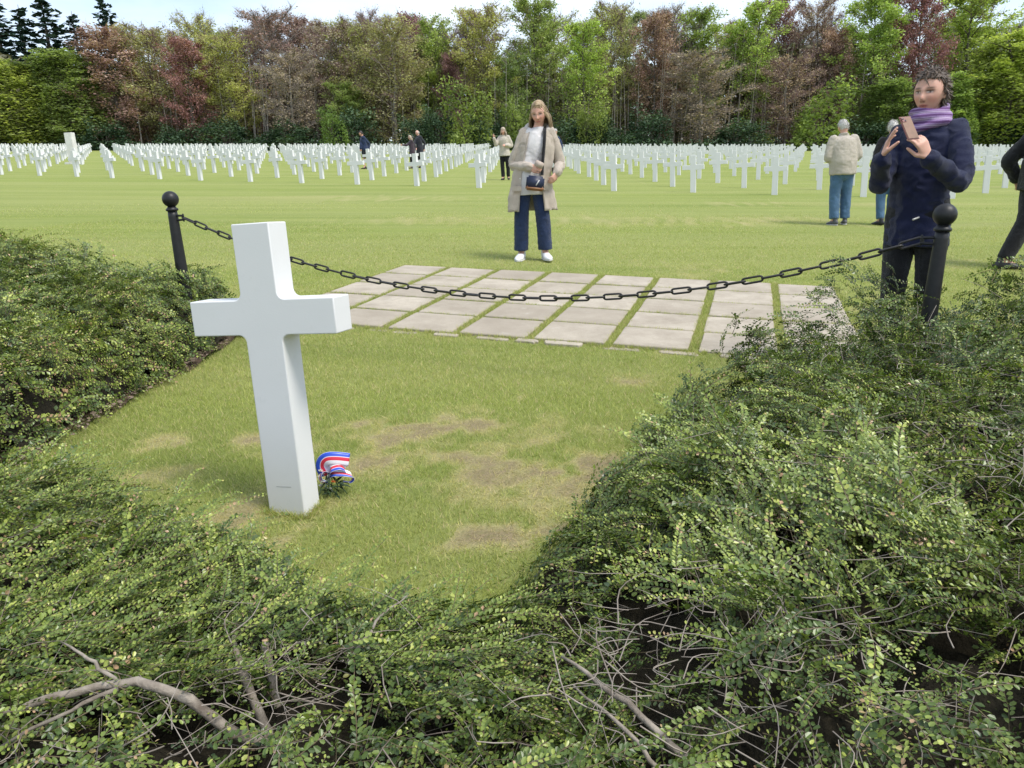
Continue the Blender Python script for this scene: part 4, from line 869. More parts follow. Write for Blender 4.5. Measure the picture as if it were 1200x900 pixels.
def shoe(name, mat, ankle, yaw, parent, s=1.0, sole=None, toe_pitch=0.0, lift=0.0):
    R = rz(yaw) @ rx(toe_pitch); a = np.array([ankle[0], ankle[1], 0.0])
    ys = [.075, .055, .0, -.06, -.115, -.160, -.182]; w = [.022, .034, .035, .042, .046, .036, .016]; h = [.030, .044, .045, .038, .028, .022, .012]; zc = [.042, .050, .050, .042, .032, .028, .024]
    V, F = rtube(np.array([[0, y, z] for y, z in zip(ys, zc)]) * s, np.array(list(zip(w, h))) * s, 16, 2, side=(1, 0, 0)); V[:, 2] = np.maximum(V[:, 2], .004)
    mb = MB().add(V @ R.T + a + [0, 0, lift], F); mb.add(*rtube([a + R @ np.array([0, .028, .05]) * s + [0, 0, lift], a + R @ np.array([0, .03, .105]) * s + [0, 0, lift]], [.040 * s, .037 * s], 14, 2))
    o = link(name, mb.mesh(name, mat), parent)
    if sole:
        V, F = rtube(np.array([[0, y, .012] for y in ys]) * s, np.array([(q * 1.04, .012) for q in w]) * s, 16, 2, side=(1, 0, 0)); V[:, 2] = np.clip(V[:, 2], .0, .024 * s)
        link('sole', MB().add(V @ R.T + a + [0, 0, lift], F).mesh('sole', sole), o)
    return o
SKIN = (.56, .33, .25)
def person(label, pos, height, head=1.0, torso_yaw=0, head_yaw=0, head_pitch=0, head_tilt=0, lean=(0, 0), arms=None, feet=None, build=1.0, top=None, legs=None, shoes=None, hair=None, skin=SKIN, voxel=.008, hands=None, feet_z=(0, 0), base_z=0.0, knees=None):
    """joints in metres for a 1.70 m figure, x right, y away from the camera, z up; yaw 0 faces the camera"""
    s = height / 1.70; root = thing('person', label, 'person', W(*pos) + [0, 0, base_z]); Rt = rz(torso_yaw)
    lx, ly = lean; J = lambda p: np.array(p, float) * s
    pel = np.array([lx * .15, ly * .15, .93]); che = np.array([lx * .75, ly * .75, 1.28]); nek = np.array([lx, ly, 1.435]); hc = np.array([lx * 1.12, ly * 1.12, 1.585]) + Rt @ np.array([0, -.035, 0])
    sh = {k: np.array([lx * .9, ly * .9, 1.385]) + Rt @ np.array([sx * .168 * build, .01, 0]) for k, sx in (('l', -1), ('r', 1))}
    hip = {k: pel + Rt @ np.array([sx * .085, 0, -.03]) for k, sx in (('l', -1), ('r', 1))}
    ft = {k: np.array([*feet[i][:2], .09 + feet_z[i]]) for i, k in enumerate('lr')}; fy = {k: feet[i][2] for i, k in enumerate('lr')}
    kn = {k: (hip[k] * .5 + ft[k] * .5) + rz(fy[k]) @ np.array([0, -.03, .02]) for k in 'lr'}
    if knees: kn = {k: np.array(knees[i]) for i, k in enumerate('lr')}
    el = {k: np.array(arms[i][0]) for i, k in enumerate('lr')}; wr = {k: np.array(arms[i][1]) for i, k in enumerate('lr')}
    # ---- body
    mb = MB(); HV, HF = head_verts(head); Rh = rz(head_yaw) @ ry(head_tilt) @ rx(head_pitch); mb.add((HV @ Rh.T + hc) * s, HF)
    for sx in (-1, 1): mb.add(*ellipsoid((Rh @ np.array([sx * .074, .012, -.008]) + hc) * s, np.array([.010, .018, .030]) * s, 12, 8, Rh))
    mb.add(*rtube([J(che + [0, 0, .06]), J(nek + Rt @ np.array([0, .0, .0])), J(hc + Rh @ np.array([0, .022, -.055]))], np.array([.075, .054, .052]) * s, 16, 3))
    mb.add(*rtube([J(pel + [0, 0, -.06]), J(pel + [0, 0, .12]), J(che), J(nek + [0, 0, -.03])], np.array([(.13, .095), (.11, .085), (.13, .09), (.06, .055)]) * s * min(build, 1), 20, 4, side=Rt[:, 0]))
    for k in 'lr':
        mb.add(*rtube([J(sh[k]), J(el[k]), J(wr[k])], np.array([.036, .022, .022]) * s, 12, 3)); mb.add(*rtube([J(hip[k]), J(kn[k]), J(ft[k])], np.array([.078, .052, .036]) * s, 14, 3))
        mb.add(*rtube([J(ft[k]), J(ft[k] + rz(fy[k]) @ np.array([0, -.10, -.045]))], np.array([.034, .026]) * s, 10, 1))
        i = 'lr'.index(k); hd = (hands or {}).get(k, {}); dirn = hd.get('dir', unit(wr[k] - el[k])); nr = hd.get('n', (0, 1, -.3)); th = hd.get('thumb', 1)
        hand_mb(mb, J(wr[k]), dirn, nr, th, hd.get('curl', (.45, .5, .5, .55)), s * .98, hd.get('spread', .06), hd.get('tcurl', .3), hd.get('tup', .3))
    body, co = fuse('body', mb, m_skin, voxel * .9 if voxel < .01 else voxel, root, 1)
    L = (co / s - hc) @ Rh / head; col = np.tile(np.array(skin), (len(co), 1))
    def blend(mask, c): nonlocal col; m_ = np.clip(mask, 0, 1)[:, None]; col = col * (1 - m_) + np.array(c) * m_
    fr = (L[:, 1] < -.03) & (np.abs(L[:, 2]) < .12)
    g_ = lambda x0, z0, sx, sz: np.exp(-((L[:, 0] - x0) / sx) ** 4 - ((L[:, 2] - z0) / sz) ** 4) * fr
    for sx in (-1, 1):
        blend(.5 * g_(sx * .043, -.034, .024, .02), (.60, .24, .19)); blend(.7 * g_(sx * .031, .004, .021, .012), (.26, .13, .10)); blend(.9 * g_(sx * .031, .004, .013, .0048), (.62, .58, .55)); blend(1.0 * g_(sx * .031, .004, .0058, .0055), (.03, .025, .02)); blend(.95 * g_(sx * .031, .0100, .018, .0035), (.06, .035, .03))  # dark patch round each eye paints socket shade into the skin
        blend(.95 * g_(sx * .033, .024, .020, .0052), (hair or {}).get('brow', (.14, .09, .06)))
        blend(.85 * g_(sx * .008, -.046, .006, .005), (.16, .07, .05))  # nose shadow painted as dark spots under the tip
    blend(.95 * g_(0, -.067, .022, .0095), (.50, .16, .15)); blend(.9 * g_(0, -.067, .021, .0028), (.14, .04, .04)); blend(.3 * g_(0, -.030, .012, .013), (.62, .27, .21))
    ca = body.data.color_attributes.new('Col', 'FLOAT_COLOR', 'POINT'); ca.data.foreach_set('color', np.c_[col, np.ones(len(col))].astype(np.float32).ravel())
    # ---- trousers
    if legs:
        mb = MB(); a_, b_, c_ = legs.get('r', (.098, .078, .066)); cut = legs.get('cut', .07)
        mb.add(*rtube([J(pel + [0, 0, .10]), J(pel), J(pel + [0, 0, -.07])], np.array([(.150, .112), (.178, .128), (.165, .122)]) * s * build, 22, 3, side=Rt[:, 0]))
        for k in 'lr':
            end = kn[k] + (ft[k] - kn[k]) * (1 - cut / max(.05, (kn[k][2] - ft[k][2])) + .09 / max(.05, kn[k][2] - ft[k][2]) * 0)
            V, F = tube([J(hip[k] + [0, 0, .03]), J(kn[k] * .5 + hip[k] * .5), J(kn[k]), J((kn[k] + end) / 2), J(end)], np.array([a_, (a_ + b_) / 2, b_, (b_ + c_) / 2, c_]) * s, 18, 3); mb.add(V, F)
        fuse('trousers', mb, legs['mat'], voxel, root, 3, (legs.get('wr', .005), 13), 3)
    # ---- shoes
    if shoes:
        for i, k in enumerate('lr'): shoe('shoe', shoes['mat'], J(ft[k]), fy[k], root, s * shoes.get('s', 1), shoes.get('sole'), shoes.get('pitch', (0, 0))[i], feet_z[i] * s)
    # ---- top
    if top:
        sr = top.get('sleeve', (.070, .058, .046)); hem = top['hem']; g = build
        def sleeves(mbx):
            for k in 'lr':
                cuff = wr[k] + unit(wr[k] - el[k]) * top.get('cuff', .0)
                mbx.add(*rtube([J(sh[k] + Rt @ np.array([(.03 if k == 'l' else -.03), 0, .0])), J(sh[k] * .45 + el[k] * .55), J(el[k]), J(el[k] * .5 + wr[k] * .5), J(cuff)], np.array([sr[0], sr[0] * .95, sr[1], (sr[1] + sr[2]) / 2, sr[2]]) * s, 26, 7))
        if not top.get('open'):
            mb = MB(); hw = top.get('hemr', (.215, .16)); ww = top.get('waistr', (.185, .14)); cw = top.get('chestr', (.190, .135)); hp = np.array([lx * .1, ly * .1, hem])
            rings = [(hp, hw), ((hp + pel + [0, 0, .12]) / 2, ((hw[0] + ww[0]) / 2, (hw[1] + ww[1]) / 2)), (pel + [0, 0, .14], ww), (che + [0, 0, -.03], cw), (che + [0, 0, .075], (cw[0] * .93, cw[1] * .86)), (nek + [0, 0, -.015], (.085, .075)), (nek + [0, 0, .022], (.068, .066))]
            V, F = tube([J(p) for p, _ in rings], np.array([r for _, r in rings]) * s * [g, g], 32, 4, side=Rt[:, 0]); mb.add(V, F); sleeves(mb)
            if top.get('collar'): mb.add(*rtube([J(nek + Rt @ np.array([.06 * math.sin(a), -.06 * math.cos(a) + .005, .012 + .03 * (1 - math.cos(a)) / 2])) for a in np.linspace(.35, 5.93, 14)], np.array([(.016, .026)] * 14) * s, 10, 1, side=(0, 0, 1)))
            o, _ = fuse(top.get('name', 'jacket'), mb, top['mat'], voxel, root, 3, (top.get('wr', .007), 11), 5)
        else:
            # inner shirt
            mb = MB(); rings = [(pel + [0, 0, -.20], (.198, .150)), (pel + [0, 0, -.05], (.194, .146)), (pel + [0, 0, .06], (.180, .135)), (pel + [0, 0, .16], (.152, .118)), (che + [0, 0, -.03], (.168, .125)), (che + [0, 0, .07], (.150, .100)), (nek + [0, 0, -.03], (.085, .072)), (nek + [0, 0, .01], (.064, .062))]
            V, F = tube([J(p) for p, _ in rings], np.array([r for _, r in rings]) * s, 28, 4, side=Rt[:, 0]); mb.add(V, F)
            fuse('shirt', mb, top['inner'], voxel, root, 3, (.004, 13), 8)
            zs = [hem, hem + .16, .80, .98, 1.14, 1.28, 1.37, 1.425]; rxs = [.270, .250, .228, .208, .202, .194, .160, .100]; rys = [.195, .182, .170, .158, .150, .142, .115, .085]; gp = [.62, .60, .56, .54, .52, .50, .60, .85]
            nA = 72; path = catmull(np.array([[z, a, b_, q] for z, a, b_, q in zip(zs, rxs, rys, gp)]), 5); V = []; fo = Noise(44)
            for lay, off in ((0, 0.0), (1, -.012)):
                for (z, a, b_, q) in path:
                    fx = np.interp(z, [.93, 1.28, 1.435], [lx * .15, lx * .75, lx]); fyv = np.interp(z, [.93, 1.28, 1.435], [ly * .15, ly * .75, ly])
                    th = np.linspace(q, 2 * math.pi - q, nA); flare = smooth(1.25, hem, z)
                    fold = 1 + flare * .065 * np.sin(th * 5 + 1.3) + .045 * fo(np.c_[np.cos(th) * 2, np.sin(th) * 2, np.full(nA, z * 2.2)], .9)
                    X = (a + off) * np.sin(th) * fold; Y = -(b_ + off) * np.cos(th) * fold
                    V.append((np.stack([X, Y, np.full(nA, 0.0)], 1) @ Rt.T + [fx, fyv, z + .012 * flare * math.sin(z * 9)]) * s)
            m_ = len(path); V = np.concatenate(V); F = []; ix = lambda l, i, j: (l * m_ + i) * nA + j
            for i in range(m_ - 1):
                for j in range(nA - 1): F += [(ix(0, i, j), ix(0, i, j + 1), ix(0, i + 1, j + 1), ix(0, i + 1, j)), (ix(1, i, j), ix(1, i + 1, j), ix(1, i + 1, j + 1), ix(1, i, j + 1))]
                for j in (0, nA - 1): F.append((ix(0, i, j), ix(0, i + 1, j), ix(1, i + 1, j), ix(1, i, j)))
            for j in range(nA - 1):
                for i in (0, m_ - 1): F.append((ix(0, i, j), ix(1, i, j), ix(1, i, j + 1), ix(0, i, j + 1)))
            mb = MB().add(V, F); sleeves(mb); jk = link(top.get('name', 'jacket'), wrinkle(mb.mesh('jacket', top['mat']), .011, 10, 7), root)
            for sx in (-1, 1):
                pp = J(np.array([lx * .1, 0, .80]) + Rt @ np.array([sx * .150, -.152, 0])); Rf = rz(torso_yaw + sx * .55); Vb, Fb = box(-.062, .062, -.010, .006, -.028, .028, .004); link('pocket_flap', MB().add(Vb @ Rf.T + pp, Fb).mesh('pocket_flap', top['mat'], False), jk)
            # hood lying round the neck and turned-back lapels
            mb = MB(); mb.add(*rtube([J(nek + Rt @ np.array([.125 * math.sin(a), -.105 * math.cos(a) + .03, -.035 + .075 * smooth(.9, 2.6, min(a, 2 * math.pi - a))])) for a in np.linspace(.75, 5.53, 18)], np.array([(.020, .020)] + [(.036, .042)] * 16 + [(.020, .020)]) * s, 12, 2)); link('hood', mb.mesh('hood', top.get('mat2', top['mat'])), jk)
    # ---- hair
    if hair:
        rg = np.random.default_rng(hair.get('seed', 3)); HVn, HFn = head_verts(1.0); Dn = HVn / np.array([.075, .094, .114]); hs = hair.get('thick', 1.09); hn_ = Noise(70 + hair.get('seed', 3)); kind = hair['kind']; hl = hair.get('line', .52)
        def covered(d): 
            if kind == 'bald': return (d[:, 2] < .35) & (d[:, 2] > -.5) & (d[:, 1] > .0)
            back = (d[:, 1] > -.18 + .35 * np.clip(-d[:, 2], 0, 1)) & (d[:, 2] > (-.62 if kind != 'long' else -.8)); topm = d[:, 2] > hl + .25 * np.clip(-d[:, 1] - .6, 0, 1) * 0
            return back | topm
        mask = covered(Dn); Vh = HVn * (hs + .035 * hn_(Dn, 1.6))[:, None] + [0, .004, .004]
        Fh = [f for f in HFn if all(mask[list(f)])]; mb = MB().add((Vh * head @ Rh.T + hc) * s, Fh); n = hair.get('n', 600); R_ = []
        while len(R_) < n:
            d = rg.normal(size=(400, 3)); d = unit_rows(d); d = d[covered(d)]; R_ += list(d)
        for d in R_[:n]:
            p = d * [.075, .094, .114] * (hs * .985) + [0, .004, .004]; nn = unit(d / np.array([.075, .094, .114]))
            if kind == 'long':
                side = math.copysign(1, d[0] if abs(d[0]) > .02 else rg.normal()); q1 = p + np.array([side * .012, .004, -.03]) + rg.normal(0, .004, 3); rad_ = max(.092, math.hypot(q1[0], q1[1])) + rg.uniform(0, .024)
                ang = math.atan2(q1[0], -q1[1]); ang = side * max(abs(ang), 1.15 + rg.uniform(0, .3)); ze = rg.uniform(-.215, -.150)
                q2 = np.array([math.sin(ang) * rad_, -math.cos(ang) * rad_ + .015, -.06]); q3 = np.array([math.sin(ang) * (rad_ * rg.uniform(.9, 1.12)), -math.cos(ang) * rad_ * .9 + .02, ze]); pts = [p, q1, q2, q3] if p[2] > -.03 else [p, (p + q3) / 2 + rg.normal(0, .004, 3), q3]
                wd = rg.uniform(.004, .008)
            else:
                L_ = hair.get('len', .03) * rg.uniform(.5, 1.3); fl = np.array([rg.normal(0, .35), rg.normal(.25, .3), rg.normal(-.1, .35)]); tdir = unit(nn * hair.get('lift', .55) + fl); pts = [p, p + tdir * L_ * .5, p + (tdir + np.array([0, 0, -.25])) * L_]; wd = rg.uniform(.003, .006)
            pts = catmull(np.array(pts), 3); T = np.gradient(pts, axis=0); sd = unit_rows(np.cross(T, np.tile(nn if kind != 'long' else unit(p * [1, 1, .1]), (len(pts), 1)))); w_ = wd * np.linspace(1, .25, len(pts))[:, None]
            V = np.stack([pts + sd * w_, pts - sd * w_], 1).reshape(-1, 3); F = [(2 * i, 2 * i + 1, 2 * i + 3, 2 * i + 2) for i in range(len(pts) - 1)]; mb.add((V * head @ Rh.T + hc) * s, F)
        link('hair', mb.mesh('hair', hair['mat']), root)
    root['_'] = 0; del root['_']
    return root, dict(s=s, hc=hc, Rh=Rh, Rt=Rt, nek=nek, che=che, sh=sh, wr=wr, el=el, J=J, root=root)
def hairmat(name, a, b_): return plain(name, a, b_, .5, 40, 90, .003, .6, .4, stretch=(1, 1, .15))
m_blond = hairmat('ash_blond_hair', (.46, .34, .20), (.17, .115, .065)); m_brown = hairmat('brown_hair', (.16, .115, .085), (.06, .042, .031)); m_grey = hairmat('grey_hair', (.58, .56, .53), (.38, .36, .34)); m_dark = hairmat('dark_hair', (.05, .04, .035), (.025, .02, .018)); m_lblond = hairmat('fair_hair', (.50, .42, .32), (.33, .26, .19))
m_beige = cloth('beige_cotton', (.52, .45, .375), (.43, .365, .30)); m_beige2 = cloth('pale_lining', (.56, .51, .45)); m_white = cloth('white_cotton', (.72, .70, .69), (.60, .58, .58)); m_denim = cloth('dark_denim', (.022, .040, .098), (.014, .026, .066)); m_jeans = cloth('faded_denim', (.085, .165, .27), (.055, .115, .20)); m_navy = cloth('navy_cotton', (.010, .014, .052), (.007, .010, .036)); m_black = cloth('black_cloth', (.012, .012, .014), (.008, .008, .009)); m_cream = cloth('cream_jacket', (.50, .45, .38), (.42, .37, .31)); m_charc = cloth('charcoal_cloth', (.030, .032, .042), (.02, .021, .028)); m_plum = cloth('plum_cloth', (.060, .042, .055), (.04, .03, .04)); m_bluej = cloth('blue_jacket', (.022, .036, .085), (.016, .026, .06)); m_wshoe = plain('white_trainer', (.74, .74, .75), (.62, .62, .64), .6, 30, 60, .002, .4); m_dshoe = plain('dark_shoe', (.03, .03, .034), (.02, .02, .022), .5, 30); m_gshoe = plain('grey_trainer', (.12, .12, .13), (.05, .05, .055), .6, 50); m_sole = plain('pale_sole', (.62, .61, .60), None, .7, 20); m_redtan = plain('tan_leather', (.26, .125, .055), (.19, .09, .04), .5, 30)

# woman in the middle, beige coat open over a white shirt
P1, I1 = person('woman in open beige hooded coat and white shirt looking down beyond the paving', (.24, 8.90), 1.735, torso_yaw=-.06, head_yaw=-.28, head_pitch=.30, head_tilt=-.05, lean=(.115, .0), head=1.07,
    arms=[((-.165, .03, 1.060), (.000, -.185, 1.020)), ((.345, .03, 1.050), (.300, -.165, .950))], feet=[(-.125, .03, -.25), (.150, -.02, .18)], build=.98,
    top=dict(open=True, hem=.565, mat=m_beige, mat2=m_beige2, inner=m_white, sleeve=(.066, .060, .050), cuff=-.01), legs=dict(mat=m_denim, r=(.100, .082, .082), cut=.03), shoes=dict(mat=m_wshoe, sole=m_sole, s=1.10),
    hair=dict(kind='long', mat=m_blond, n=1000, line=.66, seed=4, brow=(.22, .15, .10)), voxel=.009,
    hands={'l': dict(dir=(.85, -.25, -.05), n=(.2, 1, -.2), thumb=-1, curl=(.8, .8, .85, .9)), 'r': dict(dir=(-.45, -.35, -.55), n=(-.6, .7, .1), thumb=1, curl=(.7, .75, .8, .85))})
s1 = I1['s']; b1_ = np.array(P1.location)
bag = thing('shoulder_bag', 'small navy and tan shoulder bag hanging at the beige coat woman\'s waist', 'bag', b1_ + np.array([.055, -.215, .85]) * s1)
def rbox(cx, cy, cz, sx, sy, sz, bev): return box(cx - sx / 2, cx + sx / 2, cy - sy / 2, cy + sy / 2, cz - sz / 2, cz + sz / 2, bev)
m_bagn = plain('navy_leather', (.020, .028, .062), (.014, .02, .045), .45, 30)
pouch = link('pouch', MB().add(*rbox(0, 0, .005, .20, .06, .15, .02)).mesh('pouch', m_bagn), bag); pouch.rotation_euler = (0, math.radians(8), 0)
o = link('base_panel', MB().add(*rbox(0, -.003, -.055, .205, .066, .05, .014)).mesh('base_panel', m_redtan), bag); o.rotation_euler = (0, math.radians(8), 0)
o = link('zip', MB().add(*rbox(0.02, -.033, .02, .012, .006, .07, .002)).mesh('zip', m_sole), bag); o.rotation_euler = (0, math.radians(35), 0)
def ribbon(pts, wdir, w, th=.003, k=6):
    P = catmull(np.array(pts, float), k); T = unit_rows(np.gradient(P, axis=0)); wd = np.asarray(wdir, float); wd = np.tile(unit(wd), (len(P), 1)) if wd.ndim == 1 else catmull(wd, k); wd = unit_rows(wd - T * (wd * T).sum(1)[:, None]); n = np.cross(T, wd) * th / 2
    V = np.stack([P + wd * w / 2 + n, P - wd * w / 2 + n, P - wd * w / 2 - n, P + wd * w / 2 - n], 1).reshape(-1, 3); F = []
    for i in range(len(P) - 1):
        for j in range(4): F.append((i * 4 + j, i * 4 + (j + 1) % 4, i * 4 + 4 + (j + 1) % 4, i * 4 + 4 + j))
    F += [(0, 1, 2, 3), ((len(P) - 1) * 4 + 3, (len(P) - 1) * 4 + 2, (len(P) - 1) * 4 + 1, (len(P) - 1) * 4)]
    return V, F
bb = np.array(bag.location)
link('strap', MB().add(*ribbon([b1_ + np.array(p) * s1 - bb for p in ((.135, -.190, .93), (.145, -.185, 1.05), (.160, -.165, 1.17), (.175, -.145, 1.30), (.185, -.10, 1.40), (.19, -.02, 1.44))], (1, .2, 0), .034)).mesh('strap', m_black), bag)
# bits in her hand
ph1 = thing('wallet', 'pale wallet held in the beige coat woman\'s hand above her bag', 'wallet', b1_ + np.array([.105, -.235, 1.045]) * s1)
link('cover', MB().add(*rbox(0, 0, 0, .10, .02, .07, .006)).mesh('cover', plain('pale_wallet', (.52, .43, .37), None, .6, 30)), ph1).rotation_euler = (.2, .5, 0)

# woman at the right with a phone
P2, I2 = person('woman in dark navy coat and purple scarf holding up a phone beside the post', (2.36, 4.38), 1.705, torso_yaw=-.80, head_yaw=-.88, head_pitch=.03, head_tilt=.03, lean=(.03, .02),
    arms=[((-.240, -.03, 1.110), (-.325, -.215, 1.245)), ((.085, -.245, 1.110), (-.165, -.375, 1.235))], feet=[(-.10, .03, -.6), (.075, .0, -.3)], build=1.0,
    top=dict(hem=.76, mat=m_navy, name='coat', hemr=(.168, .148), waistr=(.155, .138), chestr=(.170, .135), sleeve=(.062, .055, .047), cuff=-.015, wr=.009, collar=True), legs=dict(mat=m_black, r=(.092, .068, .058), cut=.02), shoes=dict(mat=m_dshoe),
    hair=dict(kind='short', mat=m_brown, n=1900, line=.55, thick=1.075, len=.034, lift=.22, seed=6, brow=(.12, .075, .05)), skin=(.60, .35, .265), voxel=.0062,
    hands={'l': dict(dir=(.22, -.10, .95), n=(.85, -.35, -.2), thumb=-1, curl=(.15, .2, .28, .38), spread=.12, tup=.5), 'r': dict(dir=(-.50, -.12, .86), n=(-.35, .85, .05), thumb=1, curl=(.55, .6, .65, .7), spread=.05, tup=.45)})
s2 = I2['s']; b2_ = np.array(P2.location)
m_scarf, nt, b = new_mat('scarf_wool'); wv = N(nt, 'ShaderNodeTexWave'); wv.inputs['Scale'].default_value = 9; wv.inputs['Distortion'].default_value = 1.5; wv.bands_direction = 'Z'; nt.links.new(N(nt, 'ShaderNodeTexCoord').outputs['Object'], wv.inputs['Vector'])
nt.links.new(ramp(nt, wv.outputs['Fac'], [(0, (.085, .030, .115)), (.35, (.22, .13, .30)), (.6, (.36, .27, .42)), (.85, (.13, .05, .16)), (1, (.40, .32, .45))]), b.inputs['Base Color']); b.inputs['Roughness'].default_value = .9; bump(nt, b, noise(nt, 120, 4), .004, .7)
mb = MB(); nk = I2['nek']; Rt = I2['Rt']
for z0, r0, rr in ((-.012, .096, .030), (.026, .084, .032), (.062, .076, .026)):
    pts = [(nk + Rt @ np.array([r0 * math.sin(a), -r0 * math.cos(a) - .012, z0 + .018 * math.cos(a) * -1 + .010 * math.sin(2 * a + z0 * 40)])) * s2 for a in np.linspace(0, 2 * math.pi, 22)]; mb.add(*tube(pts, np.array([(rr * (1 + .15 * math.sin(a * 3 + z0 * 90)), rr * .75) for a in np.linspace(0, 6.28, 22)]) * s2, 12, 2))
sc, _ = fuse('scarf', mb, m_scarf, .007, P2, 2, (.006, 7), 9)
m_tog = plain('metal_toggle', (.62, .60, .56), None, .35, 20, metal=.6); bq = I2['che']
for q in ((.02, -.162, -.02), (-.02, -.185, -.36)):
    p = (np.array([bq[0], bq[1], bq[2] + q[2]]) + Rt @ np.array([q[0] + .06, q[1], 0])) * s2; link('toggle', MB().add(*rtube([p - np.array([.016, .004, .004]), p + np.array([.016, .004, .006])], [.006, .006], 8, 1)).mesh('toggle', m_tog), P2)
phone = thing('phone', 'gold backed smartphone held up in the navy coat woman\'s hands', 'phone', b2_ + np.array([-.300, -.425, 1.385]) * s2)
m_gold = plain('gold_case', (.13, .070, .045), (.09, .05, .03), .4, 30, metal=.3); m_glass = plain('screen_glass', (.02, .02, .025), None, .12, 10, spec=.6); m_redc = plain('red_edge', (.16, .035, .035), None, .4, 30)
Rp = Matrix.Rotation(math.radians(12), 4, 'Z') @ Matrix.Rotation(math.radians(-32), 4, 'X') @ Matrix.Rotation(math.radians(-3), 4, 'Y')
for nm, bx_, mm in (('case', (0, 0, 0, .074, .009, .150, .004), m_gold), ('bumper', (0, .001, 0, .079, .006, .155, .0028), m_redc), ('screen', (0, .0055, 0, .068, .002, .142, .0005), m_glass), ('camera_bump', (-.018, -.0055, .052, .028, .003, .030, .0012), m_redc)):
    link(nm, MB().add(*rbox(*bx_)).mesh(nm, mm, False), phone).matrix_basis = Rp @ Matrix.Scale(.88, 4)
for dx, dz in ((-.024, .058), (-.012, .046)):
    V, F = lathe([(.005, 0), (.005, .002), (.003, .0022)], 14); V = V[:, [0, 2, 1]] * [1, -1, 1] + [dx, -.0068, dz]; link('lens', MB().add(V, F).mesh('lens', m_glass), phone).matrix_basis = Rp @ Matrix.Scale(.88, 4)

# elderly man seen from behind
person('white haired man in cream jacket and faded jeans seen from behind', (5.40, 12.75), 1.66, torso_yaw=math.pi, head_yaw=math.pi + .1, head_pitch=.55, lean=(.0, .05),
    arms=[((-.245, .02, 1.10), (-.13, .26, 1.10)), ((.245, .02, 1.10), (.14, .26, 1.12))][::-1], feet=[(.105, .06, math.pi - .25), (-.105, -.02, math.pi + .25)], build=1.16,
    top=dict(hem=.82, mat=m_cream, hemr=(.185, .150), waistr=(.192, .150), chestr=(.192, .145), sleeve=(.080, .070, .055), collar=True), legs=dict(mat=m_jeans, r=(.108, .088, .080), cut=.02), shoes=dict(mat=m_gshoe, sole=m_sole), hair=dict(kind='short', mat=m_grey, n=500, line=.45, len=.018, lift=.25, seed=8), voxel=.014)
person('white haired person in black jacket and blue jeans half hidden by the navy coat woman', (6.16, 12.75), 1.64, torso_yaw=math.pi - .5, head_yaw=math.pi - .4, head_pitch=.3, arms=[((.24, .02, 1.08), (.20, .16, .92)), ((-.24, .02, 1.08), (-.20, .20, .98))], feet=[(.09, .05, math.pi - .2), (-.11, -.02, math.pi + .3)],
    top=dict(hem=.72, mat=m_black, collar=True, hemr=(.20, .155)), legs=dict(mat=m_jeans, cut=.02), shoes=dict(mat=m_dshoe), hair=dict(kind='short', mat=m_grey, n=300, len=.03, seed=9), voxel=.016)
# man walking out at the right edge
person('person in black jacket and trousers striding out past the right edge', (5.64, 8.35), 1.77, torso_yaw=1.35, head_yaw=1.3, head_pitch=.05, lean=(.05, 0), arms=[((.02, -.24, 1.10), (.20, -.22, .95)), ((-.16, .22, 1.10), (-.06, .24, .92))], feet=[(.30, .06, 1.45), (-.27, -.05, 1.35)], knees=[(.19, .02, .50), (-.085, -.05, .50)], feet_z=(.0, .0),
    top=dict(hem=.80, mat=m_black, collar=True, hemr=(.20, .16), sleeve=(.085, .072, .056), wr=.010), legs=dict(mat=m_black, r=(.108, .088, .078), cut=.02), shoes=dict(mat=m_dshoe), hair=dict(kind='short', mat=m_dark, n=300, seed=10), voxel=.014)
# visitors among the crosses
person('man in navy jacket and dark shorts stooping to read beside the crosses', (-7.05, 38.3), 1.76, torso_yaw=-1.1, head_yaw=-1.15, head_pitch=.6, lean=(-.07, -.02), arms=[((-.12, -.12, 1.10), (-.16, -.16, .92)), ((.20, .10, 1.10), (.17, .04, .90))], feet=[(-.06, -.05, -1.1), (.14, .02, -.9)], top=dict(hem=.82, mat=m_bluej, collar=True, sleeve=(.082, .072, .058)), legs=dict(mat=m_charc, r=(.11, .10, .095), cut=.44, wr=.003), shoes=dict(mat=m_dshoe), hair=dict(kind='short', mat=m_dark, n=200, len=.02, seed=11), voxel=.018)
person('bald man in long charcoal coat standing behind his companion among the crosses', (-4.55, 39.6), 1.80, torso_yaw=-.9, head_yaw=-1.0, head_pitch=.25, lean=(-.03, 0), arms=[((-.22, -.08, 1.10), (-.18, -.2, .92)), ((.24, .05, 1.10), (.2, -.03, .86))], feet=[(-.08, 0, -.8), (.10, .02, -.8)], top=dict(hem=.66, mat=m_charc, name='coat', collar=True), legs=dict(mat=m_black, cut=.02), shoes=dict(mat=m_dshoe), hair=dict(kind='bald', mat=m_grey, n=150, len=.012, seed=12), skin=(.62, .38, .30), voxel=.018)
person('fair haired woman in dark plum jacket pointing left, in front of the bald man', (-4.85, 38.9), 1.56, torso_yaw=-1.2, head_yaw=-1.2, head_pitch=.2, lean=(-.03, 0), arms=[((-.25, -.12, 1.20), (-.46, -.14, 1.22)), ((.16, .15, 1.10), (.12, .06, .9))], feet=[(-.08, 0, -1.1), (.09, .02, -1.0)], top=dict(hem=.74, mat=m_plum, collar=True), legs=dict(mat=m_black, cut=.02), shoes=dict(mat=m_dshoe), hair=dict(kind='long', mat=m_lblond, n=250, seed=13), voxel=.018)
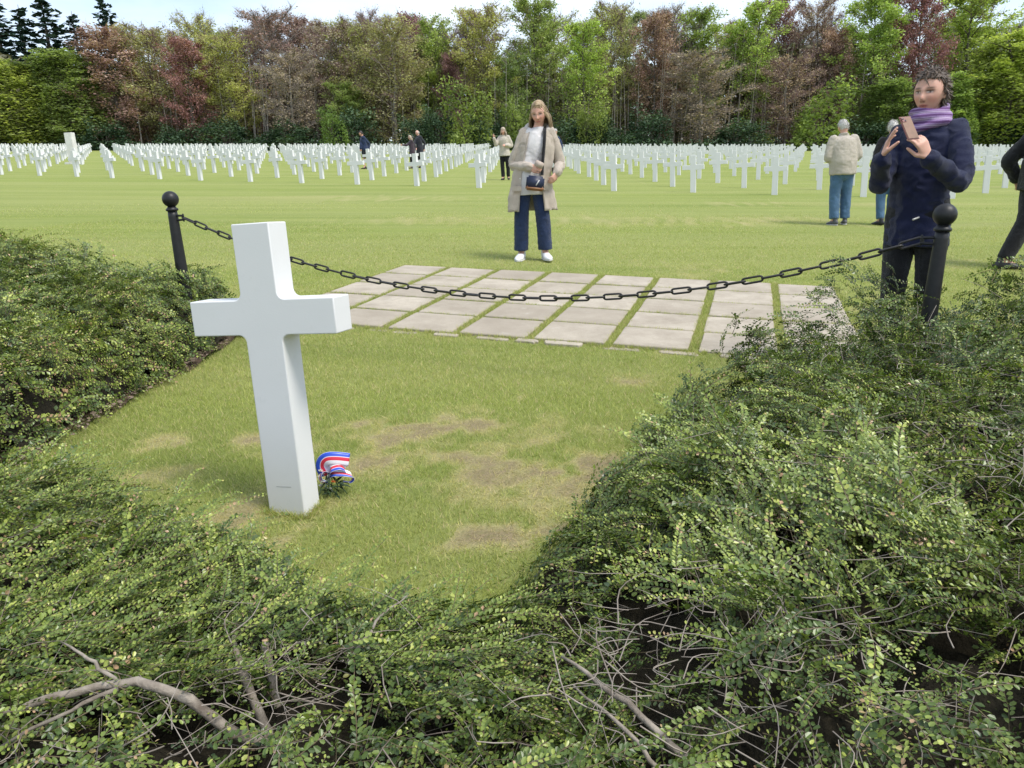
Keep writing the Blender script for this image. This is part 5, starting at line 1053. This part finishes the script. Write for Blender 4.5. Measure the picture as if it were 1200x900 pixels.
person('woman in pale belted jacket and black trousers raising one hand among the crosses', (-.22, 27.6), 1.75, torso_yaw=-.35, head_yaw=-.5, head_pitch=.1, arms=[((-.27, -.03, 1.16), (-.33, -.14, 1.36)), ((.24, .0, 1.10), (.06, -.19, 1.12))], feet=[(-.08, 0, -.3), (.10, .02, .1)], top=dict(hem=.78, mat=m_cream, collar=True, waistr=(.165, .13), sleeve=(.075, .066, .052)), legs=dict(mat=m_black, r=(.095, .072, .064), cut=.02), shoes=dict(mat=m_dshoe), hair=dict(kind='long', mat=m_lblond, n=300, seed=14), voxel=.018, hands={'l': dict(dir=(-.1, -.2, 1), n=(0, -1, 0), thumb=1, curl=(.2, .2, .25, .3))})
person('grey haired person in navy jacket half hidden behind the beige coat woman', (1.72, 30.9), 1.74, torso_yaw=.5, head_yaw=.4, head_pitch=.35, arms=[((-.24, 0, 1.10), (-.2, -.12, .92)), ((.25, 0, 1.10), (.22, -.1, .9))], feet=[(-.08, 0, 0), (.10, .02, .2)], top=dict(hem=.78, mat=m_bluej, collar=True), legs=dict(mat=m_charc, cut=.02), shoes=dict(mat=m_dshoe), hair=dict(kind='short', mat=m_grey, n=200, seed=15), voxel=.018)

# ================================================================== BOUQUET
bq0 = W(-.715, 2.80); bqt = thing('flower_bouquet', 'small flower bouquet with red white and blue ribbon behind the large cross', 'bouquet', bq0)
m_rib, nt, b = new_mat('tricolour_ribbon'); c = ramp(nt, attr(nt, 'v'), [(0, (.80, .80, .84)), (.36, (.80, .80, .84)), (.39, (.64, .03, .06)), (.62, (.64, .03, .06)), (.65, (.80, .80, .84)), (.70, (.022, .075, .50)), (.97, (.022, .075, .50)), (1, (.8, .8, .84))]); nt.links.new(c, b.inputs['Base Color']); b.inputs['Roughness'].default_value = .32; b.inputs['Specular IOR Level'].default_value = .5
def sat_ribbon(name, pts, wdirs, w, parent, k=8):
    P = catmull(np.array(pts, float), k); wd = catmull(np.array(wdirs, float), k); T = unit_rows(np.gradient(P, axis=0)); wd = unit_rows(wd - T * (wd * T).sum(1)[:, None]); n = 7; v = np.linspace(0, 1, n); nn = np.cross(T, wd)
    V = (P[:, None] + wd[:, None] * ((v - .5) * w)[None, :, None] + nn[:, None] * (.10 * w * np.sin(v * math.pi))[None, :, None]).reshape(-1, 3); ix = np.arange(len(V)).reshape(len(P), n)
    F = np.stack([ix[:-1, :-1].ravel(), ix[:-1, 1:].ravel(), ix[1:, 1:].ravel(), ix[1:, :-1].ravel()], 1); me = poly_mesh(name, V, F, m_rib, attrs={'v': np.tile(v, len(P))}, smooth=True); o = link(name, me, parent); m = o.modifiers.new('t', 'SOLIDIFY'); m.thickness = .0012; return o
K0 = np.array([-.015, -.03, .080])   # knot
sat_ribbon('ribbon', [K0 + [-.012, .0, .0], K0 + [-.022, -.008, .05], K0 + [.0, -.014, .082], K0 + [.045, -.008, .082], K0 + [.10, .012, .066]], [(-.8, -.3, .5), (-.5, -.2, .8), (-.1, .1, .95), (.15, .3, .9), (.15, .35, .9)], .062, bqt)
sat_ribbon('ribbon', [K0, K0 + [.02, -.03, .045], K0 + [.065, -.02, .052], K0 + [.085, .0, .02], K0 + [.05, .0, -.01], K0 + [.005, -.005, 0]], [(.2, -.9, .3), (.3, -.8, -.5), (.2, -.8, -.6), (.2, -.9, -.3), (.2, -.9, .3), (.2, -.9, .3)], .050, bqt)
sat_ribbon('ribbon', [K0, K0 + [.03, -.03, .02], K0 + [.08, -.03, .018], K0 + [.115, -.01, -.005], K0 + [.10, .0, -.04], K0 + [.065, -.005, -.035]], [(.1, -.7, -.7), (.1, -.8, -.6), (.1, -.85, -.5), (.5, -.8, -.3), (.2, -.9, .3), (.1, -.9, .3)], .040, bqt)
sat_ribbon('ribbon', [K0, K0 + [-.02, -.03, .02], K0 + [-.03, -.03, -.01], K0 + [-.005, -.02, -.03], K0], [(.5, -.5, .5)] * 5, .036, bqt)
m_fst = plain('flower_stem', (.035, .075, .022), (.02, .04, .014), .6, 30); m_fleaf = plain('bouquet_leaf', (.030, .065, .020), (.016, .032, .012), .45, 30); m_pet = plain('white_petal', (.76, .75, .72), (.66, .66, .60), .5, 40); m_orange = plain('orange_petal', (.62, .20, .06), None, .5, 40)
rg = np.random.default_rng(55)
for i in range(9):
    a = K0 + rg.normal(0, .008, 3); e = a + np.array([rg.uniform(-.03, .09), rg.uniform(-.10, -.02), -.085 + rg.uniform(0, .03)]); link('stem', MB().add(*tube([a, (a + e) / 2 + rg.normal(0, .008, 3), e], [.0028, .0025, .0025], 6, 3)).mesh('stem', m_fst), bqt)
for i in range(26):
    a = K0 + np.array([rg.uniform(-.03, .07), rg.uniform(-.09, .0), rg.uniform(-.075, -.015)]); L = rg.uniform(.03, .06); R = rz(rg.uniform(-1, 1.2)) @ ry(rg.normal(.1, .4)); V = np.array([[0, 0, 0], [L * .5, L * .2, .006], [L, 0, 0], [L * .5, -L * .2, .006]]) @ R.T + a; link('leaf', MB().add(V, [(0, 1, 2), (0, 2, 3)]).mesh('leaf', m_fleaf, False), bqt)
for i, (dx, dy, dz, r) in enumerate(((-.03, -.02, .025, .014), (-.035, -.03, .0, .012), (-.02, -.04, -.02, .013), (.03, -.045, -.022, .013), (.012, -.05, -.055, .012), (-.035, -.03, -.045, .013))):
    mb = MB(); c0 = K0 + [dx, dy, dz]
    for k in range(9):
        a = k * 2.4; el_ = .25 + .13 * k; d = np.array([math.cos(a) * math.cos(el_), math.sin(a) * math.cos(el_), math.sin(el_)]); sd = unit(np.cross(d, [0, 0, 1])); mb.add([c0, c0 + d * r * .6 + sd * r * .45, c0 + d * r * 1.1, c0 + d * r * .6 - sd * r * .45], [(0, 1, 2, 3)])
    link('flower', mb.mesh('flower', m_orange if i == 3 else m_pet), bqt)
bqt.scale = (.85, .85, .85)
